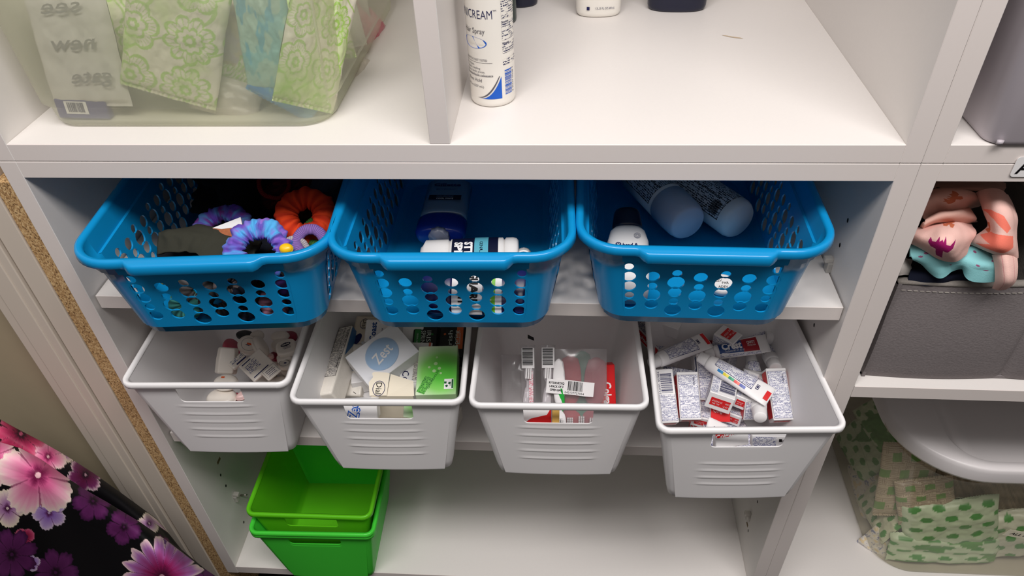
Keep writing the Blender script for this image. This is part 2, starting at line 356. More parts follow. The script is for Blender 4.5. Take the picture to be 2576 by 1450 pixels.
# ------------------------------------------------------------- containers
def rrect(hw, hd, r, z, n=6, cx=0.0, cy=0.0):
    pts = []
    for sx_, sy_, a0 in ((1, -1, -90), (1, 1, 0), (-1, 1, 90), (-1, -1, 180)):
        for k in range(n + 1):
            a = radians(a0 + 90 * k / n)
            pts.append((cx + sx_ * (hw - r) + r * cos(a), cy + sy_ * (hd - r) + r * sin(a), z))
    return pts
def circ(x, y, r, n=20): return [(x + r * cos(2 * pi * i / n), y + r * sin(2 * pi * i / n)) for i in range(n)]
def inpoly(p, poly):
    c = False; j = len(poly) - 1
    for i in range(len(poly)):
        a, b = poly[i], poly[j]
        if (a[1] > p[1]) != (b[1] > p[1]) and p[0] < (b[0] - a[0]) * (p[1] - a[1]) / (b[1] - a[1]) + a[0]: c = not c
        j = i
    return c
def holed(mb, w0, w1, h, hls, mapf, th, mat, lipmat=None, nx=8, nz=6):
    """a flat wall, half width w0 at the bottom to w1 at the top, pierced by hls (lists of points); mapf(x,z,d) gives the 3-D point, d = depth through the wall"""
    vs = []; es = []
    def addloop(l):
        b = len(vs); vs.extend(Vector(p) for p in l); n = len(l); es.extend((b + i, b + (i + 1) % n) for i in range(n)); return b, n
    outer = [(-w0 + 2 * w0 * i / nx, 0) for i in range(nx)] + [(w0 + (w1 - w0) * i / nz, h * i / nz) for i in range(nz)] + [(w1 - 2 * w1 * i / nx, h) for i in range(nx)] + [(-w1 + (w1 - w0) * i / nz, h - h * i / nz) for i in range(nz)]
    addloop(outer); hl = [addloop(l) for l in hls]
    r = delaunay_2d_cdt(vs, es, [], 0, 1e-7)
    v2 = r[0]; tris = []
    bb = [(min(p[0] for p in l), max(p[0] for p in l), min(p[1] for p in l), max(p[1] for p in l), l) for l in hls]
    for t in r[2]:
        c = (sum(v2[i].x for i in t) / len(t), sum(v2[i].y for i in t) / len(t))
        if any(b[0] <= c[0] <= b[1] and b[2] <= c[1] <= b[3] and inpoly(c, b[4]) for b in bb): continue
        tris.append(tuple(t))
    n = len(v2)
    mb.add([mapf(p.x, p.y, 0) for p in v2] , tris, mat, smooth=False)
    mb.add([mapf(p.x, p.y, th) for p in v2], [tuple(reversed(t)) for t in tris], mat, smooth=False)
    for l in hls:
        k = len(l); mb.add([mapf(p[0], p[1], 0) for p in l] + [mapf(p[0], p[1], th) for p in l], [((i + 1) % k, i, k + i, k + (i + 1) % k) for i in range(k)], lipmat or mat, smooth=True)

BH = 0.1176
def basket_dims(s):                      # s = 0 bottom .. 1 top
    return 0.100 + 0.0202 * s, 0.150 + 0.0125 * s, 0.028 + 0.012 * s
def blue_basket(x, yfront, yaw, label, wide=1.0):
    d0 = 0.150
    M = yawm(x, yfront, -0.1876, yaw) @ Matrix.Translation((0, d0, 0)) @ Matrix.Diagonal((wide, 1, 1, 1))
    root = empty('plastic_basket', yawm(x, yfront, -0.1876, yaw) @ Matrix.Translation((0, d0, 0)), label, 'basket', 'blue plastic baskets')
    S = Matrix.Diagonal((wide, 1, 1, 1))
    mb = MB(); th = 0.0018; z0, z1 = 0.010, BH - 0.004
    def dim(z):
        s = z / BH; a, b, r = basket_dims(s)
        o = 0.0 if z < BH - 0.024 else 0.0025
        if z < 0.0095: o = -0.002
        return a + o, b + o, r
    # base
    mb.loft([rrect(*dim(0.0)[:2], dim(0)[2], 0.0), rrect(*dim(0.009)[:2], dim(0)[2], 0.009), rrect(*dim(z0), z0)], BLUE, M=S, cap0=True)
    iz = dim(z0); mb.loft([rrect(iz[0] - th, iz[1] - th, iz[2] - th, z0)[::-1], rrect(iz[0] - .006, iz[1] - .006, iz[2] - .004, 0.0035)[::-1], rrect(iz[0] - .010, iz[1] - .010, iz[2] - .006, 0.0025)[::-1]], BLUE, M=S)
    fl0 = rrect(iz[0] - .010, iz[1] - .010, iz[2] - .006, 0.0025); mb.add(fl0, [tuple(range(len(fl0)))], BLUE, M=S)
    # corners, four lofts
    zz = [z0 + (BH - 0.0245 - z0) * i / 6 for i in range(7)] + [BH - 0.0235, z1]
    for c in range(4):
        out = []; inn = []
        for z in zz:
            a, b, r = dim(z); L = rrect(a, b, r, z); out.append([Vector(p) for p in L[c * 7:c * 7 + 7]])
            L = rrect(a - th, b - th, r - th, z); inn.append([Vector(p) for p in L[c * 7:c * 7 + 7]])
        mb.loft(out, BLUE, M=S, close=False); mb.loft([l[::-1] for l in inn], BLUE, M=S, close=False)
    # walls
    sizes = {'B': 0.0090, 'm': 0.0071, 's': 0.0051}
    zt = BH - 0.024; H = zt - z0
    def pattern(halfw, ncol, edge):
        hs = []; rows = 6; per = H / rows
        for c in range(ncol):
            x_ = (c - (ncol - 1) / 2) * (2 * halfw * 0.93) / (ncol - 1)
            if edge and c in (0, ncol - 1): pat = 'mmsmms'; zo = 0.30
            elif c % 2 == 1: pat = 'smBsmB'; zo = 0.36
            else: pat = 'BsmBsm'; zo = 0.74
            for k in range(rows):
                r = sizes[pat[k]]; z_ = per * (k + zo) + 0.001
                if pat[k] == 'B': z_ += 0.0005
                if z_ + r < H + 0.012 and z_ - r > 0.002: hs.append((x_ * (1 + 0.10 * z_ / H), z_, r))
        return hs
    a0, b0, r0 = dim(z0); a1, b1, r1 = dim(zt - .0001)
    for side in range(4):
        fb = side % 2 == 0                                    # 0 front, 1 right, 2 back, 3 left
        w0 = (a0 - r0) if fb else (b0 - r0); w1 = (a1 - r1) if fb else (b1 - r1)
        def mapf(x_, z_, d, side=side):
            z = z0 + z_; a, b, r = dim(min(z, zt - .0001))
            if side == 0: p = (x_, -(b - d), z)
            elif side == 2: p = (-x_, (b - d), z)
            elif side == 1: p = (a - d, x_, z)
            else: p = (-(a - d), -x_, z)
            return S @ Vector(p)
        hs = [] if side == 2 else pattern(w0, 7 if fb else 12, fb)
        hs = [h for h in hs if h[1] + h[2] < H - .0005]
        holed(mb, w0, w1, H, [circ(*h, n=18) for h in hs], mapf, th, BLUE)
        # upper band, stepped outward
        A0, B0, R0 = dim(BH - 0.0235); A1, B1, R1 = dim(z1)
        for d in (0, th):
            rows = []
            for (A, B, R_, z) in ((a1, b1, r1, zt), (A0, B0, R0, BH - 0.0235), (A1, B1, R1, z1)):
                wv = (A - R_) if fb else (B - R_)
                if side == 0: l = [(-wv, -(B - d), z), (wv, -(B - d), z)]
                elif side == 2: l = [(wv, B - d, z), (-wv, B - d, z)]
                elif side == 1: l = [(A - d, -wv, z), (A - d, wv, z)]
                else: l = [(-(A - d), wv, z), (-(A - d), -wv, z)]
                rows.append(l if d == 0 else l[::-1])
            mb.loft(rows, BLUE, M=S, close=False, smooth=False)
    mb.build('basket_body', root)
    # rim swept round the top, wider at the two end grips
    A1, B1, R1 = dim(z1); rb = MB(); path = []
    def ext(x_, y_):
        if abs(y_) < B1 * 0.9: return 0.0
        t = (abs(x_) - 0.058) / 0.010; return 0.0085 if t < 0 else (0.0 if t > 1 else 0.0085 * 0.5 * (1 + cos(pi * t)))
    n = 10
    for sx_, sy_, a0_ in ((1, -1, -90), (1, 1, 0), (-1, 1, 90), (-1, -1, 180)):
        for k in range(n + 1):
            a = radians(a0_ + 90 * k / n); path.append((sx_ * (A1 - R1) + R1 * cos(a), sy_ * (B1 - R1) + R1 * sin(a), cos(a), sin(a)))
        if sx_ * sy_ > 0:                                    # long run to the next corner: front or back
            xs = [sx_ * (A1 - R1) * (1 - 2 * i / 40) for i in range(1, 40)]
            path += [(x_, sy_ * B1, 0, sy_) for x_ in xs] if sy_ > 0 else []
            if sy_ < 0: path += []
    fr = [(-(A1 - R1) + 2 * (A1 - R1) * i / 40, -B1, 0, -1) for i in range(1, 40)]
    path += fr
    loops = []
    for (px, py, nx_, ny_) in path:
        e = ext(px, py); w_ = 0.0066 + e; hh = 0.0055 + e * 0.30
        prof = [(-th, -0.006), (-th, 0.001), (0.000, 0.0034), (0.003, 0.004), (w_ - 0.003, 0.004), (w_ - 0.0008, 0.003), (w_, 0.0005), (w_ + 0.0006, -hh + 0.0008), (w_ - 0.0003, -hh), (w_ - 0.0014, -hh), (w_ - 0.002, 0.0), (w_ - 0.004, 0.0018), (0.0008, 0.0018), (0.0003, -0.006)]
        loops.append([S @ Vector((px + nx_ * o_, py + ny_ * o_, z1 + 0.0 + z_)) for o_, z_ in prof])
    loops.append(loops[0]); rb.loft(loops, BLUE, close=True)
    rb.build('rim', root)
    return root
blue_basket(-0.2465, -0.0475, 4.2, 'blue plastic basket at left, full of scrunchies and hair ties', 1.05)
blue_basket(0.0075, -0.0370, 1.2, 'blue plastic basket in the middle, with deodorant sticks', 0.995)
blue_basket(0.2630, -0.0235, -1.0, 'blue plastic basket at right, with a small shampoo bottle and two fallen white tubes', 1.0)

def slot_bin(name, M, wb, wt, db, dt, h, mat, label, cat, group, back0=0.0, slot=True, ribs=5, rimmat=None, nested=False, slotw=0.042, rimw=0.0055, pt=0.0, ribtop=0.70, ribstep=0.108):
    """tapered open bin; front bottom edge at local y=0, bottom on z=0"""
    root = empty(name, M, label, cat, group); th = 0.0014
    yf0, yf1 = 0.0, -(0.010)                                   # front wall leans outward
    def dim(s):
        hw = (wb + (wt - wb) * s) / 2; f = yf0 + (yf1 - yf0) * s; b = db + (dt - db - 0.010) * s
        return hw, f, b
    mb = MB(); r = 0.010
    def loop(s, ins, z):
        hw, f, b = dim(s); return rrect(hw - ins, (b - f) / 2 - ins, r - ins * .5, z, n=4, cy=(b + f) / 2)
    ring = 5
    hs = []
    if slot:
        zc = h * 0.86; hh = 0.0155; a = slotw; l = []
        for cx, cz, a0 in ((a, zc + hh - .002, 0), (-a, zc + hh - .002, 90), (-a + 0.0005, zc - hh + .006, 180), (a - 0.0005, zc - hh + .006, 270)):
            rr = 0.002 if cz > zc else 0.006
            for k in range(5):
                t = radians(a0 + 22.5 * k); l.append((cx - (rr if a0 in (0, 270) else -rr) * 1.0 + rr * cos(t), cz + rr * sin(t) - (0 if cz > zc else 0)))
        hs = [l]
    S_ = [0.0, 0.02, 0.12, 0.5, 1.0]
    # sides and back: loft with the front run left out
    for ins, rev in ((0, False), (th, True)):
        loops = []
        for s in S_:
            z = h * s; e = 0.003 if s == 0 else (0.0008 if s == 0.02 else 0)
            L = loop(s, ins + e, z + (0.0014 if ins and s == 0 else 0)); loops.append([Vector(p) for p in L])
        if rev: loops = [l[::-1] for l in loops]
        k = len(loops[0]); vs = [p for l in loops for p in l]; fs = []
        for i in range(len(loops) - 1):
            for j in range(k):
                jj = (j + 1) % k
                a_, b_ = (j, jj) if not rev else (k - 1 - j, k - 1 - jj)
                if not rev and j == k - 1: continue
                if rev and j == k - 1: continue
                fs.append((i * k + j, i * k + jj, (i + 1) * k + jj, (i + 1) * k + j))
        fs.append(tuple(reversed(range(k))) if not rev else tuple(reversed(range(k))))
        mb.add(vs, fs, mat)
    hw0 = dim(0)[0] - r; hw1 = dim(1)[0] - r
    def mapf(x_, z_, d):
        s = z_ / h; f = dim(s)[1]; e = 0.0
        if s < 0.02: e = 0.003 * (1 - s / 0.02)
        bow = 0.0035 * (1 - (x_ / (hw1 + .001)) ** 2) * (1 - s) * 1.0
        rib = 0.0
        if ribs and s < .74 and abs(x_) < 0.0475:
            for q in range(ribs):
                zc_ = h * (ribtop - ribstep * q) - 0.0012 * (1 - (x_ / .048) ** 2)
                t = (z_ - zc_)
                if -0.0015 < t < 0.0045: rib += 0.0008 * (1 - t / 0.0045) * (1 if t > 0 else (1 + t / .0015)) * min(1.0, (0.0475 - abs(x_)) / 0.004)
        return Vector((x_, f - bow - rib + d + e, z_))
    if slot or ribs:
        # ribbed front as a fine grid
        nx, nz = 28, 110; grid = {}
        for d, rev in ((0, False), (th, True)):
            vs = []; fs = []
            for j in range(nz + 1):
                z_ = h * j / nz; hwz = hw0 + (hw1 - hw0) * j / nz
                for i in range(nx + 1): vs.append(mapf(-hwz + 2 * hwz * i / nx, z_, d))
            jmax = nz
            jcut = int(nz * 0.73)
            for j in range(jcut):
                for i in range(nx):
                    q = (j * (nx + 1) + i, j * (nx + 1) + i + 1, (j + 1) * (nx + 1) + i + 1, (j + 1) * (nx + 1) + i)
                    fs.append(q[::-1] if rev else q)
            mb.add(vs, fs, mat)
        zc0 = h * jcut / nz; hwc = hw0 + (hw1 - hw0) * jcut / nz
        holed(mb, hwc, hw1, h - zc0, [[(x_, z_ - zc0) for x_, z_ in l] for l in hs], lambda x_, z_, d: mapf(x_, z_ + zc0, d), th, mat, nx=28, nz=4)
    for v_ in mb.v: v_.x *= 1 - pt * max(0.0, v_.y + .01)
    mb.build('bin_body', root)
    rb = MB(); loops = []
    hw, f, b = dim(1.0); L = rrect(hw, (b - f) / 2, r, 0, n=5, cy=(b + f) / 2); L2 = rrect(hw + .001, (b - f) / 2 + .001, r + .001, 0, n=5, cy=(b + f) / 2)
    prof = [(-th, -0.002), (-th - .0002, .0015), (0.0008, 0.0036), (rimw * .55, 0.0044), (rimw - .0008, 0.0034), (rimw, 0.0008), (rimw, -0.0035), (rimw - 0.0012, -0.0045), (rimw - .0022, -0.0035), (rimw - .0026, 0.0), (0.0005, -0.001)]
    for p, q in zip(L, L2):
        nn = (Vector(q) - Vector(p)).normalized(); nn = Vector((nn.x, nn.y, 0))
        loops.append([Vector((p[0] + nn.x * o_, p[1] + nn.y * o_, h + z_)) for o_, z_ in prof])
    loops.append(loops[0]); rb.loft(loops, rimmat or mat, close=True)
    for v_ in rb.v: v_.x *= 1 - pt * max(0.0, v_.y + .01)
    rb.build('rim', root)
    return root
WB = sheer('white_milky_plastic', (252, 250, 250), 0.045, 0.16, 0.3, 0.05)
BINH = 0.150
for (x, y, yw, lab) in ((-0.3195, -0.0190, 2.0, 'white bin farthest left, holding dental floss containers'),
                        (-0.0995, -0.0390, 1.5, 'white bin second from left, packed with bars of soap'),
                        (0.1190, -0.0385, 1.0, 'white bin third from left, with a few wrapped toothbrushes'),
                        (0.3370, -0.0660, 2.6, 'white bin farthest right, heaped with small toothpaste tubes and boxes')):
    slot_bin('storage_bin', yawm(x, y, -0.448, yw), 0.156, 0.203, 0.188, 0.215, BINH, WB, lab, 'bin', 'white slotted bins', rimmat=WHITEP, pt=0.45 if x > .3 else 0.12, ribs=4 if x > .3 else 5, ribtop=.535 if x > .3 else .70, ribstep=.098 if x > .3 else .108)
G1 = sheer('bright_green_plastic', (84, 236, 74), 0.02, 0.25, 0.25, 0.05); G2 = sheer('leaf_green_plastic', (112, 220, 36), 0.02, 0.25, 0.25, 0.05)
slot_bin('storage_bin', yawm(-0.263, -0.0100, -0.8011, 1.2), 0.146, 0.190, 0.160, 0.188, 0.147, G1, 'bright green empty bin, lowest of the nested stack on the bottom shelf', 'bin', 'nested green bins', ribs=0)
slot_bin('storage_bin', yawm(-0.263, -0.0100, -0.7955, 1.2), 0.146, 0.190, 0.160, 0.188, 0.147, G1, 'bright green empty bin, middle one of the nested stack, rim just above the lowest', 'bin', 'nested green bins', ribs=0)
slot_bin('storage_bin', yawm(-0.266, 0.0050, -0.7690, 0.3), 0.146, 0.190, 0.160, 0.188, 0.147, G2, 'leaf green empty bin, topmost of the nested stack on the bottom shelf', 'bin', 'nested green bins', ribs=0)
# ------------------------------------------------------------- helpers for contents
def frameC(C, X, Y): return frame3(C, X, Y)
def cross_mat(ex, ey, ez, o): return Matrix(((ex[0], ey[0], ez[0], o[0]), (ex[1], ey[1], ez[1], o[1]), (ex[2], ey[2], ez[2], o[2]), (0, 0, 0, 1)))
def sides(w, h, t):
    """frames of the side faces of a box whose top is z=0 and body goes down by t; local y of each side runs up"""
    return {'y0': cross_mat((1, 0, 0), (0, 0, 1), (0, -1, 0), (0, -0.0003, -t)), 'x0': cross_mat((0, -1, 0), (0, 0, 1), (-1, 0, 0), (-0.0003, h, -t)),
            'x1': cross_mat((0, 1, 0), (0, 0, 1), (1, 0, 0), (w + .0003, 0, -t)), 'y1': cross_mat((-1, 0, 0), (0, 0, 1), (0, 1, 0), (w, h + .0003, -t))}
def carton(name, O, X, Y, w, h, t, mat, label, cat, group=None, deco=None, r=0.0):
    M = frame3(O, X, Y); mb = MB(); mb.box((0, 0, -t), (w, h, 0), mat)
    if r: mb2 = mb
    o = mb.build(name, None, M, bevel=r or 0.0007, seg=3 if r else 1); tag(o, label, cat, group)
    if deco:
        d = MB(); deco(d, w, h, t, sides(w, h, t)); d.build('printing', o)
    return o
def len2(a, b): return (Vector(a) - Vector(b)).length
def puck(name, C, X, Y, rx, ry, t, mat, label, cat, group=None, e=2.0, rnd=0.35, deco=None, domed=0.0, ds=1.0):
    M = frameC(C, X, Y); mb = MB(); n = 40; loops = []
    def ol(k, z):
        l = []
        for i in range(n):
            a = 2 * pi * i / n; c, s = cos(a), sin(a)
            l.append(((rx - k) * math.copysign(abs(c) ** (2 / e), c), (ry - k) * math.copysign(abs(s) ** (2 / e), s), z))
        return l
    R = t * rnd; q = 5
    for i in range(q + 1):
        a = pi / 2 * i / q; loops.append(ol(R * (1 - sin(a)), -t + R * (1 - cos(a))))
    for i in range(q + 1):
        a = pi / 2 * i / q; loops.append(ol(R * (1 - cos(a)), -R + R * sin(a)))
    if domed:
        for i in range(1, 6):
            f = i / 6; loops.append([(x * (1 - f), y * (1 - f), z + domed * (1 - (1 - f) ** 2)) for x, y, z in loops[q * 2 + 1]])
    mb.loft(loops, mat, cap0=True, cap1=True)
    o = mb.build(name, None, M); tag(o, label, cat, group)
    if deco:
        d = MB(); deco(d, rx / ds, ry / ds, t)
        for v_ in d.v: v_.x *= ds; v_.y *= ds
        d.build('printing', o)
    return o
def tube(A, B, upv, W, label, deco=None, r=0.0098, caplen=0.0125, capr=0.0082, group='small toothpaste tubes', name='toothpaste_tube', bodymat=None, endband=None):
    A = Vector(A); B = Vector(B); L = (B - A).length; M = frame3(A, B, A + Vector(upv).cross(B - A).normalized() )
    root = empty(name, M, label, 'toothpaste tube', group)
    hw = W / 2; mb = MB(); n = 28; bodymat = bodymat or WPAPER
    def ab(x):
        s = max(0.0, min(1.0, (x - caplen - .004) / (L - caplen - .004)))
        return r + (hw - r) * min(1, s * 1.25) ** 0.9, r * (1 - s) ** 0.75 + 0.0006
    loops = [[(caplen - .001, .0055 * cos(2 * pi * i / n), .0055 * sin(2 * pi * i / n)) for i in range(n)]]
    for k in range(5):
        a = pi / 2 * k / 4; loops.append([(caplen + 0.004 * (1 - cos(a)) * 1.0, (.006 + (r - .006) * sin(a)) * cos(2 * pi * i / n), (.006 + (r - .006) * sin(a)) * sin(2 * pi * i / n)) for i in range(n)])
    for k in range(1, 15):
        x = caplen + .004 + (L - caplen - .004) * k / 14; a, b = ab(x)
        loops.append([(x, a * math.copysign(abs(cos(2 * pi * i / n)) ** 0.9, cos(2 * pi * i / n)), b * math.copysign(abs(sin(2 * pi * i / n)) ** 0.9, sin(2 * pi * i / n))) for i in range(n)])
    mb.loft(loops, bodymat, cap1=True); body = mb.build('tube_body', root)
    c = MB(); n2 = 48; cl = []
    for x, f in ((0, .80), (.0006, .86), (.0015, .88), (caplen - .001, 1.0), (caplen, .96)):
        cl.append([(x, capr * f * (1 + (.02 if i % 2 else -.02)) * cos(2 * pi * i / n2), capr * f * (1 + (.02 if i % 2 else -.02)) * sin(2 * pi * i / n2)) for i in range(n2)])
    c.loft([l[::-1] for l in cl], WPAPER, cap0=True, cap1=True); c.build('cap', root)
    def warp(x, y):
        a, b = ab(x); t = max(-1, min(1, y / hw)); an = t * 1.45
        return (x, a * sin(an) * 1.004, b * cos(an) + 0.0004)
    if deco: d = MB(); deco(d, L, hw, warp); d.build('printing', root)
    return root
def with_color(o, colfn_vals):
    me = o.data; a = me.color_attributes.new('print', 'FLOAT_COLOR', 'POINT')
    flat = []
    for c in colfn_vals: flat += [c[0], c[1], c[2], 1.0]
    a.data.foreach_set('color', flat)
LINC = {}
def lc3(c):
    c = tuple(max(0, min(255, x)) for x in c); k = tuple(int(x) for x in c)
    if k not in LINC: LINC[k] = lin(k)[:3]
    return LINC[k]
def mixc(a, b, t):
    t = max(0.0, min(1.0, t)); return tuple(x + (y - x) * t for x, y in zip(a, b))
def cr(p0, p1, p2, p3, t):
    return 0.5 * ((2 * p1) + (p2 - p0) * t + (2 * p0 - 5 * p1 + 4 * p2 - p3) * t * t + (3 * p1 - p0 - 3 * p2 + p3) * t ** 3)
def patch_pt(G, s, t):
    nr, nc = len(G), len(G[0]); a = s * (nc - 1); i = min(int(a), nc - 2); fa = a - i; b = t * (nr - 1); j = min(int(b), nr - 2); fb = b - j
    def row(k):
        k = max(0, min(nr - 1, k)); R = G[k]; g = lambda q: R[max(0, min(nc - 1, q))]
        return cr(g(i - 1), g(i), g(i + 1), g(i + 2), fa)
    return cr(row(j - 1), row(j), row(j + 1), row(j + 2), fb)
def patch(name, G, nu, nv, mat, colfn=None, wr=0.0, wsc=40.0, thick=0.0015, parent=None, seed=0.0, edge=None):
    """cloth through a grid of 3-D control points, with wrinkles along its normal"""
    G = [[Vector(p) for p in r] for r in G]; vs = []; cs = []
    for j in range(nv + 1):
        for i in range(nu + 1):
            s, t = i / nu, j / nv; p = patch_pt(G, s, t)
            if wr:
                q = p * wsc + Vector((seed, seed * 2, 0)); d = noise.noise_vector(q) + 0.5 * noise.noise_vector(q * 2.3)
                p = p + d * wr
            vs.append(p)
            if colfn: cs.append(lc3(colfn(s, t)))
    fs = [(j * (nu + 1) + i, j * (nu + 1) + i + 1, (j + 1) * (nu + 1) + i + 1, (j + 1) * (nu + 1) + i) for j in range(nv) for i in range(nu)]
    mb = MB(); mb.add(vs, fs, mat); o = mb.build(name, parent, solid=thick)
    if colfn: with_color(o, cs)
    return o
def vmat(name, rough=0.5, spec=0.4, bump=0.0, ns=60): return pm(name, (200, 200, 200), rough, spec, vcol=True, bump=bump, nscale=ns)
CLOTH = vmat('printed_cloth', 0.85, 0.15, 0.25, 900); WRAP = vmat('printed_wrapper', 0.35, 0.5); SILK = vmat('printed_satin', 0.6, 0.3, 0.1, 700)
def fbm(x, y, z=0.0):
    return noise.noise(Vector((x, y, z))) + 0.5 * noise.noise(Vector((x * 2.1, y * 2.1, z + 3))) + 0.25 * noise.noise(Vector((x * 4.3, y * 4.3, z + 7)))
def packet(name, M, w, h, th, colfn, label, cat, group=None, n=44, seed=0.0, mat=None, crimp=True):
    vs = []; cs = []; nx = n; ny = max(8, int(n * h / w)) if h < w * 2.5 else n * 2; fs = []
    for side in (1, -1):
        b = len(vs)
        for j in range(ny + 1):
            for i in range(nx + 1):
                s, t = i / nx * 2 - 1, j / ny * 2 - 1
                z = th / 2 * (max(0, 1 - s ** 6) ** .6) * (max(0, 1 - abs(t / .93) ** 5) if abs(t) < .93 else 0) ** .5
                wr = fbm(s * 3 + seed, t * 3 + seed, side) * th * 0.13 * (0.4 + 0.6 * (1 - abs(s * t)))
                cz = (0.0009 * sin(s * w * 1500 * 0.5)) if (crimp and abs(t) > .93) else 0
                bow = 0.04 * w * fbm(t * 1.2 + seed, 0.3) 
                vs.append(M @ Vector((s * w / 2 + bow * .3, t * h / 2, side * (z + 0.0003) + wr + cz + 0.02 * w * fbm(s + seed, t, 1.7))))
                cs.append(lc3(colfn((s + 1) / 2, (t + 1) / 2) if side > 0 else colfn((1 - s) / 2, (t + 1) / 2)))
        for j in range(ny):
            for i in range(nx):
                q = (b + j * (nx + 1) + i, b + j * (nx + 1) + i + 1, b + (j + 1) * (nx + 1) + i + 1, b + (j + 1) * (nx + 1) + i); fs.append(q if side > 0 else q[::-1])
    mb = MB(); inv = M.inverted(); mb.add([inv @ v for v in vs], fs, mat or WRAP); o = mb.build(name, None, M); with_color(o, cs)
    return tag(o, label, cat, group)
def ringthing(name, M, R, r, col, label, cat, group, ruff=0.0, nr=14, nseg=110, mat=None, sq=1.0, seed=0.0, fn=None):
    mb = MB(); loops = []; cs = []; n = 20
    for i in range(nseg):
        a = 2 * pi * i / nseg; l = []
        wob = 1 + (0.06 if not ruff else .16) * fbm(cos(a) * 1.6 + seed, sin(a) * 1.6)
        for k in range(n):
            b = 2 * pi * k / n; rr = r
            if ruff: rr = r * (1 + ruff * .34 * sin(a * nr + 2.6 * sin(b + seed) + 1.9 * sin(a * 2.0 + seed)) * (0.6 + .4 * cos(b - .5)) + ruff * 1.5 * (.35 - abs(noise.noise(Vector((cos(a) * 4 + seed, sin(a) * 4, cos(b) * 1.9))))) * 1.1 + ruff * .8 * noise.noise(Vector((cos(a) * 8 + seed, sin(a) * 8, cos(b) * 1.6 + 2))) + ruff * .6 * noise.noise(Vector((cos(a) * 3, sin(a) * 3 + seed, sin(b) * 1.6))))
            if mat is None and not ruff: rr = r * (1 + 0.05 * sin(a * 60 + 2 * b))
            x = (R * wob + rr * cos(b)) * cos(a); y = (R * wob + rr * cos(b)) * sin(a) * sq; l.append((x, y, rr * sin(b) * 0.8))
            cs.append(lc3(fn(a, b) if fn else mixc(col, tuple(c * .6 for c in col), .5 + .5 * sin(a * 60 + 2 * b) if not ruff else 0.0)))
        loops.append(l)
    loops.append(loops[0]); mb.loft(loops[:-1], mat or CLOTH)
    nn = len(loops[0]); base = (nseg - 1) * nn
    for k in range(nn): mb.f.append((base + k, base + (k + 1) % nn, (k + 1) % nn, k)); mb.m.append(0); mb.sm.append(True); mb.uv.append(None)
    o = mb.build(name, None, M); with_color(o, cs); return tag(o, label, cat, group)
def rotm(C, ax, ay, az): return Matrix.Translation(Vector(C)) @ Matrix.Rotation(radians(az), 4, 'Z') @ Matrix.Rotation(radians(ay), 4, 'Y') @ Matrix.Rotation(radians(ax), 4, 'X')

# ------------------------------------------------------------- bottles on the top shelf
def lathe(prof, mat, mb, n=48, sy=1.0, e=2.0, sx_=1.0):
    loops = []
    for r, z in prof:
        l = []
        for i in range(n):
            a = 2 * pi * i / n; c, s = cos(a), sin(a)
            l.append((sx_ * r * math.copysign(abs(c) ** (2 / e), c), sy * r * math.copysign(abs(s) ** (2 / e), s), z))
        loops.append(l)
    return mb.loft(loops, mat, cap0=True, cap1=True)
CANW = pm('glossy_white_can', (240, 236, 228), 0.25, 0.5)
PBLUE = pm('bright_blue_print', (16, 92, 200), 0.4, 0.4); PGREY = pm('dark_grey_print', (92, 88, 96), 0.4, 0.4)
R0 = 0.0234; CX, CY = 0.0463, 0.0996
can = empty('hair_spray_can', (CX, CY, T + .0002), 'tall white hair spray can with blue corner swoosh, beside the divider', 'spray can')
mb = MB(); lathe([(R0 - .0025, 0), (R0 - .0012, .0006), (R0 - .0002, .0025), (R0, .005), (R0, .185), (R0 - .002, .190), (R0 - .009, .198)], CANW, mb, n=64); mb.build('can_body', can)
mb = MB(); lathe([(R0 - .006, .193), (R0 - .004, .196), (R0 - .004, .222), (R0 - .007, .226)], CANW, mb, n=48); mb.build('can_cap', can)
face = atan2(CAM.y - CY, CAM.x - CX)                     # direction from the can to the viewer
def cwarp(x, y):                                          # x in metres round the can, 0 at the centre of the front label
    a = face - radians(47) + x / R0
    return ((R0 + .00025) * cos(a), (R0 + .00025) * sin(a), y)
d = MB()
def ct(s, x, z, h, mat, width=None, bold=0.0, align='l', rot=0.0): d.text(s, x, z, h, mat, warp=cwarp, width=width, bold=bold, align=align, rot=rot)
ct('VANICREAM', -0.0235, .0955, .0082, INK, width=.0455, bold=-0.008); ct('TM', 0.0227, .0990, .0018, INK)
ct('Hair Spray', -0.012, .0795, .0052, PGREY, width=.026)
d.disc(0.0, .0675, .0155, .0058, PBLUE, warp=cwarp); ct('for Sensitive Skin', -0.0125, .0670, .0024, CANW, width=.025)
ct('DERMATOLOGIST TESTED', -0.014, .0505, .0022, PGREY, width=.029)
for z in (.0475, .0335): d.quad(-0.020, z, 0.020, z + .0003, PGREY, warp=cwarp, nu=16)
for k, s in enumerate(('free of dyes,', 'fragrance, masking', 'fragrance, lanolin, protein,', 'formaldehyde releasers')): ct(s, -0.014, .0450 - k * .0034, .0022, PGREY, width=(.014, .021, .026, .034)[k])
ct('Firm Hold', -0.010, .0290, .0036, PGREY, width=.018); ct('8 fl oz (237 mL)', -0.012, .0225, .0024, PGREY, width=.022)
pts = []; N_ = 22
def arc(u): return (0.004 + 0.0245 * u, 0.0095 + 0.0235 * (u ** 2.4))
vs = []; fs = []
for k in range(N_ + 1):
    x, z = arc(k / N_); vs += [cwarp(x, .0095), cwarp(x, z)]
for k in range(N_): fs.append((2 * k, 2 * k + 2, 2 * k + 3, 2 * k + 1))
d.add(vs, fs, PBLUE, smooth=True)
vs = []; fs = []
for k in range(N_ + 1):
    u = k / N_; x, z = arc(u); wd = .0024 * (1 - u) ** .6 * min(1, u * 8 + .1)
    vs += [cwarp(x - .0022 - wd, z + .0006), cwarp(x - .0014, z + .0006)]
for k in range(N_): fs.append((2 * k, 2 * k + 2, 2 * k + 3, 2 * k + 1))
